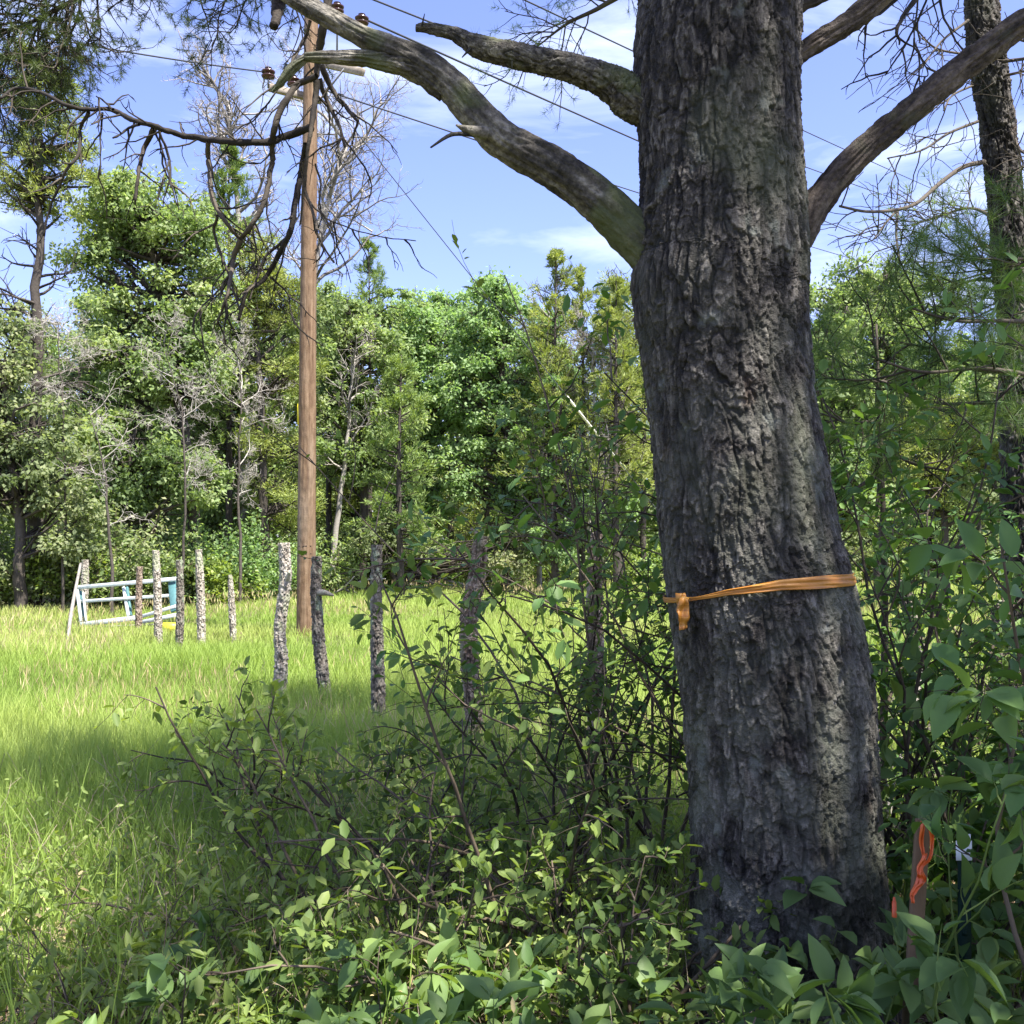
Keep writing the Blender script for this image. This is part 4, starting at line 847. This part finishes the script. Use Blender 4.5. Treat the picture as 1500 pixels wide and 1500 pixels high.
# ------------------------------------------------------------------ second pine at the right
sp = empty('pine_tree', (P(1500, 1280, 6)[0], 6, 0), 'second pine with a slim dark trunk near the right edge', 'pine')
q = [P(1434, -250, 6), P(1438, 0, 6), P(1448, 100, 6), P(1463, 200, 6), P(1478, 350, 6), P(1492, 500, 6), P(1498, 700, 6), P(1506, 950, 6), P(1510, 1210, 6)]
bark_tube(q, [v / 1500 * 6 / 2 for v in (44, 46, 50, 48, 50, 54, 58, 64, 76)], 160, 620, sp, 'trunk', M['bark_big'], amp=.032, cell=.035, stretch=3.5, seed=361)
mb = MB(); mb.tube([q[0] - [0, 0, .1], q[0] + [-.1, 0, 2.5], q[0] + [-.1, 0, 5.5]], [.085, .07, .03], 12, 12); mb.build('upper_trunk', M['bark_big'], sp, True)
g = rng(362); mb = MB()
for pts, w0, w1 in [([(1442, 237), (1410, 245), (1375, 270), (1345, 296), (1315, 307), (1270, 310), (1230, 302)], 8, 3), ([(1315, 307), (1313, 345), (1318, 390)], 5, 2), ([(1432, 178), (1390, 195), (1350, 220), (1300, 232)], 5, 2),
                    ([(1425, 125), (1395, 140), (1382, 162)], 4, 2), ([(1470, 90), (1500, 86), (1540, 80)], 6, 4), ([(1475, 110), (1520, 100)], 5, 3), ([(1480, 190), (1495, 220), (1520, 230)], 6, 3), ([(1485, 250), (1510, 240)], 6, 3), ([(1418, 30), (1380, 60), (1350, 100)], 5, 2), ([(1415, 80), (1370, 70), (1340, 40)], 4, 2), ([(1470, 40), (1500, 60), (1530, 50)], 5, 3), ([(1312, 310), (1295, 330), (1280, 350)], 4, 2)]:
    qq, rr_ = smooth_path([P(a, b, 5.9 - .2 * i) for i, (a, b) in enumerate(pts)], np.linspace(w0, w1, len(pts)) / 1500 * 5.6 / 2, 30); mb.tubes(qq[None], rr_[None], 7)
    _, t, p, d = kids(g, qq[None], 8, .2, 1, .9, -.1); a = grow(g, p, d, .12 + .35 * g.random(8), 6, .2); mb.tubes(a, np.linspace(.004, .002, 6)[None], 4)
    _, t, p, d = kids(g, a, 3, .3, 1, .8, -.1); a = grow(g, p, d, .1 + .1 * g.random(len(p)), 5, .2); mb.tubes(a, np.linspace(.0025, .0015, 5)[None], 3)
mb.build('dead_branches', M['twig_dark'], sp, True)
# sparse needled branch by the second trunk
mb = MB(); q2, r2 = smooth_path([P(1456, 318, 6.1), P(1420, 305, 6.6), P(1370, 318, 7.0), P(1335, 330, 7.2)], [.012, .009, .006, .004], 30); mb.tubes(q2[None], r2[None], 6)
q3, r3 = smooth_path([P(1460, 365, 6.1), P(1430, 362, 6.6), P(1390, 385, 7.0)], [.010, .008, .004], 30); mb.tubes(q3[None], r3[None], 6)
allp = np.concatenate([q2[None], q3[None]]); _, t, p, d = kids(g, allp, 16, .15, 1, .9, 0); a1 = grow(g, p, d, .2 + .25 * g.random(len(p)), 6, .16, 0); mb.tubes(a1, np.linspace(.005, .0022, 6)[None], 4)
_, t, p, d = kids(g, a1, 6, .2, 1, .8, 0); a2 = grow(g, p, d, .07 + .08 * g.random(len(p)), 4, .2, .05); mb.tubes(a2, np.linspace(.003, .002, 4)[None], 3); mb.build('needled_branch', M['twig_dark'], sp, True)
mb = MB(); tufts(mb, g, a2[:, -1], a2[:, -1] - a2[:, -2], 16, .06, .0035, .5, 9); mb.build('needles', M['pine_dark'], sp)
canopy(sp, rng(351), np.array([2.7, 6.0, 10.5]), np.array([1.8, 1.8, 2.0]), 34, np.array([2.7, 6.0]), 110, 'pine_near', 7., leaf=.16)

# young white pine behind/right with long soft needles
def soft_pine(label, base_, boughs, seed, n2=9, D=4.4, nn=44, L=.10, w=.0019, name='white_pine_sapling'):
    g = rng(seed); o = empty(name, (base_[0], base_[1], 0), label, 'pine sapling'); mb = MB()
    topz = max(P(b[0][0], b[0][1], b[0][2])[2] for b in boughs) + .3
    tp, tr = smooth_path([[base_[0], base_[1], -.05], [base_[0] + .03, base_[1], topz * .5], [base_[0], base_[1], topz]], [.022, .018, .006], 20); mb.tubes(tp[None], tr[None], 8); mb.build('trunk', M['twig_dark'], o, True)
    mb = MB(); A = []
    for b in boughs:
        q = np.array([P(*v) for v in b]); q = np.vstack([[base_[0], base_[1], q[0][2] - .15], q]); qq, rr_ = smooth_path(q, np.linspace(.014, .004, len(q)), 26); mb.tubes(qq[None], rr_[None], 6)
        _, t, p, d = kids(g, qq[None], n2, .25, 1, .85, .1); a = grow(g, p, d, .14 + .22 * g.random(len(p)), 6, .1, .04); mb.tubes(a, np.linspace(.005, .0025, 6)[None], 4)
        A.append(a); _, t, p, d = kids(g, a, 3, .3, 1, .8, .1); a = grow(g, p, d, .06 + .1 * g.random(len(p)), 6, .1, .05); mb.tubes(a, np.linspace(.003, .002, 6)[None], 3); A.append(a)
    mb.build('limbs', M['twig_dark'], o, True); A = np.concatenate(A)
    mb = MB()
    for kk in (3, 4, 5): tufts(mb, g, A[:, kk], A[:, kk] - A[:, kk - 1], nn if kk == 5 else nn // 3, L, w, .62, seed + kk)
    mb.build('needles', M['white_pine'], o); return o
soft_pine('soft long-needled white pine branches in front of the second pine trunk', P(1600, 1100, 4.6),
    [[(1540, 520, 4.6), (1450, 545, 4.4), (1380, 515, 4.3), (1310, 500, 4.2)], [(1540, 440, 4.6), (1490, 420, 4.3), (1430, 410, 4.3), (1390, 425, 4.2)], [(1540, 480, 4.5), (1470, 470, 4.2), (1400, 470, 4.1), (1330, 450, 4.0)],
     [(1540, 600, 4.6), (1450, 590, 4.5), (1370, 590, 4.4), (1300, 560, 4.3)], [(1540, 420, 4.3), (1500, 380, 4.2), (1460, 400, 4.2)], [(1530, 560, 4.3), (1440, 540, 4.1), (1350, 545, 4.0), (1270, 520, 4.0)]], 371)
soft_pine('thin white pine sapling with dusky needles right beside the big trunk', P(1290, 1150, 5.2),
    [[(1285, 560, 5.2), (1240, 560, 5.0), (1200, 530, 5.0)], [(1290, 560, 5.2), (1330, 580, 5.0), (1380, 600, 4.9)], [(1285, 620, 5.2), (1240, 620, 5.0), (1205, 600, 5.0)],
     [(1290, 660, 5.2), (1340, 680, 5.0), (1390, 690, 4.9)], [(1285, 700, 5.2), (1240, 720, 5.0), (1200, 700, 5.0)]], 372, n2=8, L=.085)

# ------------------------------------------------------------------ shade trees standing just outside the picture
t1 = empty('oak_tree', (4.4, -.4, 0), 'leafy oak outside the right of the view whose crown shades the foreground', 'oak')
mb = MB(); mb.tube([[4.4, -.4, -.1], [4.35, -.4, 3], [4.3, -.3, 6], [4.2, -.2, 9]], [.22, .17, .12, .05], 16, 20); mb.build('trunk', M['bark_far'], t1, True)
canopy(t1, rng(352), np.array([3.5, .0, 8.0]), np.array([3.2, 2.7, 2.7]), 66, np.array([4.35, -.3]), 150, 'oak', 4.5, 'broad', .15, .6)

# ------------------------------------------------------------------ shrubs
def front(q):   # stems never grow through or across the face of the big trunk
    x, y, z = q[..., 0], q[..., 1], q[..., 2]; return ((y < 3.65) & (np.abs(x - .22 * y - .04) < .34) & (z > .62)).any(1)
def shrub(name, label, base_, nst, ht, lean=(0, 0, 0), spread=.5, leaf=.04, lmat='shrub', seed=1, n1=7, n2=5, kind='mid', per=7, wr=.55, group=None, r0=.010, bend=-.03, cat='shrub', wig=.13, L1=.4, whorl=False, tmat='twig_shrub', start=.25, brad=.12):
    g = rng(seed); o = empty(name, (base_[0], base_[1], 0), label, cat, group)
    P0 = np.stack([base_[0] + g.normal(0, brad, nst), base_[1] + g.normal(0, brad, nst), np.full(nst, -.03)], -1)
    D0 = np.stack([lean[0] + g.normal(0, spread, nst), lean[1] + g.normal(0, spread, nst), np.ones(nst)], -1)
    hh = ht * (.65 + .45 * g.random(nst)) * np.linalg.norm(nrm(D0) / nrm(D0)[:, 2:3].clip(.5), axis=1)
    st = grow(g, P0, D0, hh, 12, wig, bend); mb = MB(); mb.tubes(st, np.linspace(r0, r0 * .28, 12)[None] * (.7 + .5 * g.random((nst, 1))), 6)
    tips = [st[:, 6:]]
    _, t, p, d = kids(g, st, n1, start, 1, .9, .05); a = grow(g, p, d, L1 * ht * (.35 + .6 * g.random(len(p))) * (1.15 - .6 * t), 8, wig, -.01); mb.tubes(a, np.linspace(r0 * .38, r0 * .14, 8)[None], 4)
    src = a
    if n2:
        _, t, p, d = kids(g, a, n2, .25, 1, .85, .05); b = grow(g, p, d, L1 * .42 * ht * (.3 + .7 * g.random(len(p))), 6, wig, 0); mb.tubes(b, np.linspace(r0 * .16, r0 * .08, 6)[None], 3); src = b
    if base_[1] > 3.35 or ht > .8:
        st, a, src = [q_[~front(q_)] for q_ in (st, a, src)]
        mb = MB(); mb.tubes(st, np.linspace(r0, r0 * .28, 12)[None], 6); mb.tubes(a, np.linspace(r0 * .38, r0 * .14, 8)[None], 4)
        if n2: mb.tubes(src, np.linspace(r0 * .16, r0 * .08, 6)[None], 3)
    mb.build('stems', M[tmat], o)
    mb = MB(); k = len(src); K = src.shape[1]
    for s_, pr in ((src, per),) + (((a, max(2, per // 2)),) if n2 else ()):
        K = s_.shape[1]
        if whorl:
            j = np.repeat(np.arange(len(s_)), pr); t = np.minimum(.45 + .6 * g.random(len(j)), 1) * (K - 1)
        else:
            j = np.repeat(np.arange(len(s_)), pr); t = (.1 + .9 * g.random(len(j))) * (K - 1)
        i = np.minimum(t.astype(int), K - 2); f = (t - i)[:, None]; Pn = s_[j, i] * (1 - f) + s_[j, i + 1] * f; T_ = nrm(s_[j, i + 1] - s_[j, i]); m = len(j)
        q = nrm(np.cross(T_, g.normal(0, 1, (m, 3)))); A = T_ * (.55 if not whorl else .8) + q; A[:, 2] -= .1
        Nn = np.stack([g.normal(0, .38, m), g.normal(0, .38, m) - .12, np.ones(m)], -1)
        ln = leaf * (.55 + .75 * g.random(m)); Pn = Pn + nrm(A) * .12 * leaf; ok = Pn[:, 2] > .02
        mb.leaves(Pn[ok], A[ok], Nn[ok], ln[ok], wr * (.85 + .3 * g.random(ok.sum())), kind, None, seed, .22)
    mb.build('foliage', M[lmat], o); return o
def gp(px, D): return (gx(px, D), D)
G1 = None
shrub('thorny_shrub', 'dark thorny shrub in front of the reddish post left of the big trunk', gp(900, 4.4), 10, 2.0, (-.12, 0, 0), .3, .045, 'shrub', 401, 7, 4, per=5)
shrub('thorny_shrub', 'tall arching shrub leaning left between the crooked post and big trunk', gp(960, 4.7), 9, 2.5, (-.22, 0, 0), .25, .05, 'shrub', 402, 7, 4, per=4)
shrub('thorny_shrub', 'open twiggy shrub with round leaves reaching across the crooked post', gp(820, 3.9), 9, 1.3, (-.5, 0, 0), .35, .05, 'shrub', 403, 6, 4, per=4)
shrub('thorny_shrub', 'low tangled shrub in front of the straight grey post', gp(640, 4.3), 9, .95, (-.2, 0, 0), .5, .05, 'shrub', 404, 6, 4, per=4)
shrub('thorny_shrub', 'small light green shrub beneath the thick pale fence post', gp(400, 5.4), 8, .75, (-.1, 0, 0), .5, .055, 'herb', 405, 5, 3, per=4, wr=.5)
shrub('arching_shrub', 'thin arching shrub rising left out of the foreground with bare lower stems', gp(560, 3.6), 6, 1.1, (-.75, .1, 0), .22, .05, 'herb', 406, 5, 3, per=4, start=.4)
shrub('thorny_shrub', 'dense low dark shrub hugging the left foot of the big trunk', gp(900, 3.1), 10, .75, (-.1, 0, 0), .5, .048, 'shrub', 407, 6, 4, per=5)
shrub('thorny_shrub', 'tangled shrub of fine twigs in the middle foreground', gp(740, 3.2), 10, .8, (-.1, 0, 0), .6, .048, 'herb', 408, 6, 4, per=4)
shrub('leafy_shrub', 'tall leafy shrub filling the gap right of the big trunk', gp(1290, 4.2), 15, 2.5, (.05, 0, 0), .22, .062, 'shrub_big', 411, 8, 5, per=6, start=.15)
shrub('leafy_shrub', 'tall leafy shrub against the right edge of the frame', gp(1440, 3.8), 12, 2.2, (.0, 0, 0), .25, .065, 'shrub_big', 412, 8, 5, per=5)
shrub('leafy_shrub', 'broad-leaved shrub behind the wooden stake', gp(1370, 3.3), 8, 1.05, (.0, 0, 0), .4, .075, 'shrub_big', 413, 6, 4, per=5, kind='near')
shrub('leafy_shrub', 'large-leaved shrub branches entering from the right edge at mid height', (1.42, 2.5), 7, 1.75, (.0, 0, 0), .08, .085, 'shrub_big', 414, 5, 3, per=4, kind='near', L1=.25, start=.55)
shrub('leafy_shrub', 'shrub with dry grey twigs low beside the right side of the big trunk', gp(1330, 5.3), 10, 1.3, (0, 0, 0), .45, .05, 'shrub', 415, 7, 5, per=4, tmat='bark_grey')
shrub('leafy_shrub', 'bushy shrub beyond the stake at the far right', gp(1480, 5.0), 9, 1.7, (0, 0, 0), .4, .055, 'shrub', 416, 8, 5, per=5)
# dense broad leaves along the bottom
low = [(1090, 2.05, .62, 'in front of the big trunk foot, lower middle'), (1190, 2.2, .60, 'right in front of the big trunk base'), (1010, 1.9, .55, 'left of the big trunk foot'), (1290, 2.1, .66, 'just left of the wooden stake'), (1420, 2.0, .72, 'hiding the green metal post'),
       (1490, 2.3, .95, 'in the bottom right corner'), (1340, 1.75, .5, 'at the bottom edge under the stake'), (1150, 1.7, .42, 'at the bottom edge under the trunk'), (900, 2.3, .45, 'on the dark litter left of the trunk'), (1470, 3.2, 1.05, 'behind the white tag'), (1385, 2.0, .62, 'right in front of the wooden stake'), (1425, 2.45, .66, 'over the foot of the green metal post'), (1300, 2.75, .95, 'between the trunk and the white tag')]
for i, (px, D, h, w) in enumerate(low):
    shrub('leafy_sprout', f'glossy broad-leaved sprout {w}', gp(px, D), 7, h, (0, 0, 0), .35, .098, 'dogwood', 430 + i, 5, 0, 'near', 6, .50, 'glossy broad-leaved sprouts along the bottom', .006, whorl=True, L1=.34, cat='sprout', tmat='herb')
low2 = [(760, 2.5, .58, 'near the bottom middle'), (680, 2.2, .42, 'at the bottom edge left of middle'), (590, 2.6, .5, 'below the straight grey post'), (500, 2.35, .42, 'at the bottom left of middle'), (820, 2.15, .34, 'at the bottom edge right of middle'), (640, 2.9, .55, 'in the shade under the arching shrub'), (440, 2.8, .5, 'among the weeds left of middle'), (560, 2.05, .3, 'lowest on the bottom edge'), (70, 2.35, .4, 'in the bottom left corner'), (180, 2.2, .34, 'at the bottom edge near the left corner'), (330, 2.25, .36, 'at the bottom edge below the bright weeds')]
for i, (px, D, h, w) in enumerate(low2):
    shrub('leafy_sprout', f'shaded broad-leaved sprout {w}', gp(px, D), 8, h, (0, 0, 0), .4, .080, 'dogwood', 450 + i, 6, 0, 'near', 6, .52, 'shaded broad-leaved sprouts in the middle foreground', .0055, whorl=True, L1=.4, cat='sprout')
herbs = [(60, 3.1, .55, 'nearest the left edge'), (170, 3.3, .6, 'with long bright leaves'), (260, 3.0, .6, 'by the tall grass blades'), (120, 2.6, .35, 'low in the left corner'), (330, 3.2, .5, 'half in shade'), (220, 2.5, .3, 'at the bottom edge left'), (20, 2.5, .45, 'cut by the left edge'), (380, 2.6, .34, 'at the edge of the sprouts'), (300, 4.0, .45, 'behind the bright ones'), (420, 3.6, .45, 'under the arching shrub'), (520, 3.3, .4, 'between the sprouts')]
for i, (px, D, h, w) in enumerate(herbs):
    shrub('yellow_green_weed', f'yellow-green weed {w}', gp(px, D), 9, h, (0, 0, 0), .28, .055, 'herb', 470 + i, 6, 0, 'near', 5, .34, 'yellow-green weeds in the left foreground', .0035, whorl=True, L1=.25, cat='weed', tmat='twig_shrub', brad=.2)
for i, (px, D, h, w) in enumerate([(110, 3.6, .5, 'at the left among the grass'), (250, 3.7, .5, 'in front of the shaded meadow'), (350, 2.7, .4, 'among the bright weeds'), (470, 3.1, .5, 'under the arching shrub'), (700, 2.9, .45, 'in the dim middle foreground')]):
    shrub('dry_weed', f'dry brownish weed {w}', gp(px, D), 12, h, (0, 0, 0), .35, .03, 'hay', 520 + i, 6, 0, 'mid', 3, .35, 'dry brownish weeds', .0025, whorl=True, L1=.25, cat='weed', tmat='dry_stem', brad=.2)
# low ground cover of the foreground
mb = MB(); g = rng(490); n = 22000; D = 2.1 + 4.6 * g.random(n) ** 1.1; x = (g.random(n) * 1.25 - .62) * D
hh = np.clip(.05 + .24 * g.random(n) * (1 + .8 * fbm(np.stack([x * 1.6, D * 1.6, 0 * x], -1), 95, 2)), .01, .5)
ok = ((x < .30 * D) | (D > 3.3)) & (D < 4.3 + 1.4 * g.random(n) + 1.8 * sst(-.5, .3, x / D * 1.5 + .2)); x, D, hh = x[ok], D[ok], hh[ok]; n = len(x)
mb.leaves(np.stack([x, D, hh], -1), g.normal(0, 1, (n, 3)), np.stack([g.normal(0, .5, n), g.normal(0, .5, n), np.ones(n)], -1), .022 + .022 * g.random(n), .5, 'mid', None, 12)
tag(mb.build('ground_cover', M['herb']), 'low tangle of small green leaves covering the shaded foreground soil', 'ground cover', kind='stuff')
mb = MB(); n = 4200; D = 2.2 + 4.0 * g.random(n); x = (g.random(n) * 1.2 - .6) * D; P0 = np.stack([x, D, 0 * x], -1)
st = grow(g, P0, np.stack([g.normal(0, .8, n), g.normal(0, .8, n), np.ones(n) * .7], -1), .2 + .35 * g.random(n), 7, .17, -.06); mb.tubes(st, np.linspace(.0022, .001, 7)[None], 3)
tag(mb.build('dead_stems', M['dry_stem']), 'thin dry stems tangled through the foreground ground cover', 'dry stems', kind='stuff')
mb = MB(); n = 420; D = 2.6 + 2.2 * g.random(n); x = -(.1 + .42 * g.random(n)) * D; ln = .35 + .3 * g.random(n)
mb.leaves(np.stack([x, D, 0 * x], -1), np.stack([g.normal(0, .3, n), g.normal(0, .3, n), np.ones(n)], -1), g.normal(0, 1, (n, 3)), ln, .006 / ln, 'blade', .15 + .4 * g.random(n), 5)
tag(mb.build('tall_blades', M['grass']), 'long loose grass blades standing among the left foreground weeds', 'grass', kind='stuff')

# ------------------------------------------------------------------ stake, flags, metal post with tag
M['stake'] = rough_mat('raw_stake_wood', [(.3, (.10, .065, .035)), (.7, (.18, .12, .065))], (30, 30, 3), .75, .2, 40, .2)
M['green_steel'] = simple('dark_green_painted_steel', (.008, .028, .018), .7, 0., .2); M['tagwhite'] = simple('white_enamel_tag', (.72, .76, .82), .4); M['tape'] = M['flag']
DS = 2.65
so = empty('wooden_stake', (P(1343, 1450, DS)[0], DS, 0), 'brown wooden survey stake with bright orange flagging tape', 'stake')
mb = MB(); a = P(1337, 1430, DS); b = P(1352, 1200, DS); dn = nrm(b - a); a = a - dn * ((a[2] + .1) / dn[2])
mb.bar(a, b, .036, .018, (0, 1, 0)); o = mb.build('post', M['stake'], so); o.modifiers.new('b', 'BEVEL').width = .002
mb = MB()
for k, (pts, w) in enumerate([([(1352, 1202), (1350, 1230), (1352, 1262), (1346, 1285), (1337, 1310), (1336, 1322)], .010), ([(1358, 1203), (1366, 1228), (1360, 1258), (1350, 1275), (1354, 1290), (1340, 1300)], .009), ([(1356, 1250), (1345, 1278), (1350, 1292), (1334, 1312)], .011)]):
    q, r_ = smooth_path([P(a_, b_, DS - .03 - .01 * k) for a_, b_ in pts], [w] * len(pts), 22); strip(mb, q, r_, fold=.004)
o = mb.build('flagging_tape', M['flag'], so, True); o.modifiers.new('t', 'SOLIDIFY').thickness = .0008
so = empty('metal_post', (P(1412, 1450, 2.9)[0], 2.9, 0), 'dark green steel fence post with a small white tag', 'metal post')
a = P(1412, 1400, 2.9); a[2] = -.1; b = P(1412, 1225, 2.9); mb = MB(); mb.bar(a, b, .035, .006, (0, 1, 0)); mb.bar(a + [0, .018, 0], b + [0, .018, 0], .006, .03, (0, 1, 0))
for z in np.arange(.15, b[2], .07): mb.box(np.array([a[0], 2.9 - .006, z]), np.array([.012, .012, .014]))
mb.build('shaft', M['green_steel'], so)
mb = MB(); c = P(1412, 1246, 2.88); mb.box(c, np.array([.045, .003, .055])); mb.box(c + [.012, 0, .036], np.array([.014, .003, .02])); o = mb.build('tag', M['tagwhite'], so); o.modifiers.new('b', 'BEVEL').width = .001
mb = MB(); c = P(1310, 1332, 2.75); mb.tube([c - [0, 0, .02], c + [0, 0, .02]], [.007, .006], 8); mb.tube([c + [0, 0, .02], c + [0, 0, .032]], [.0045, .003], 8)
tube_o = tag(mb.build('orange_marker', M['flag']), 'tiny orange capped marker low beside the big trunk', 'marker')
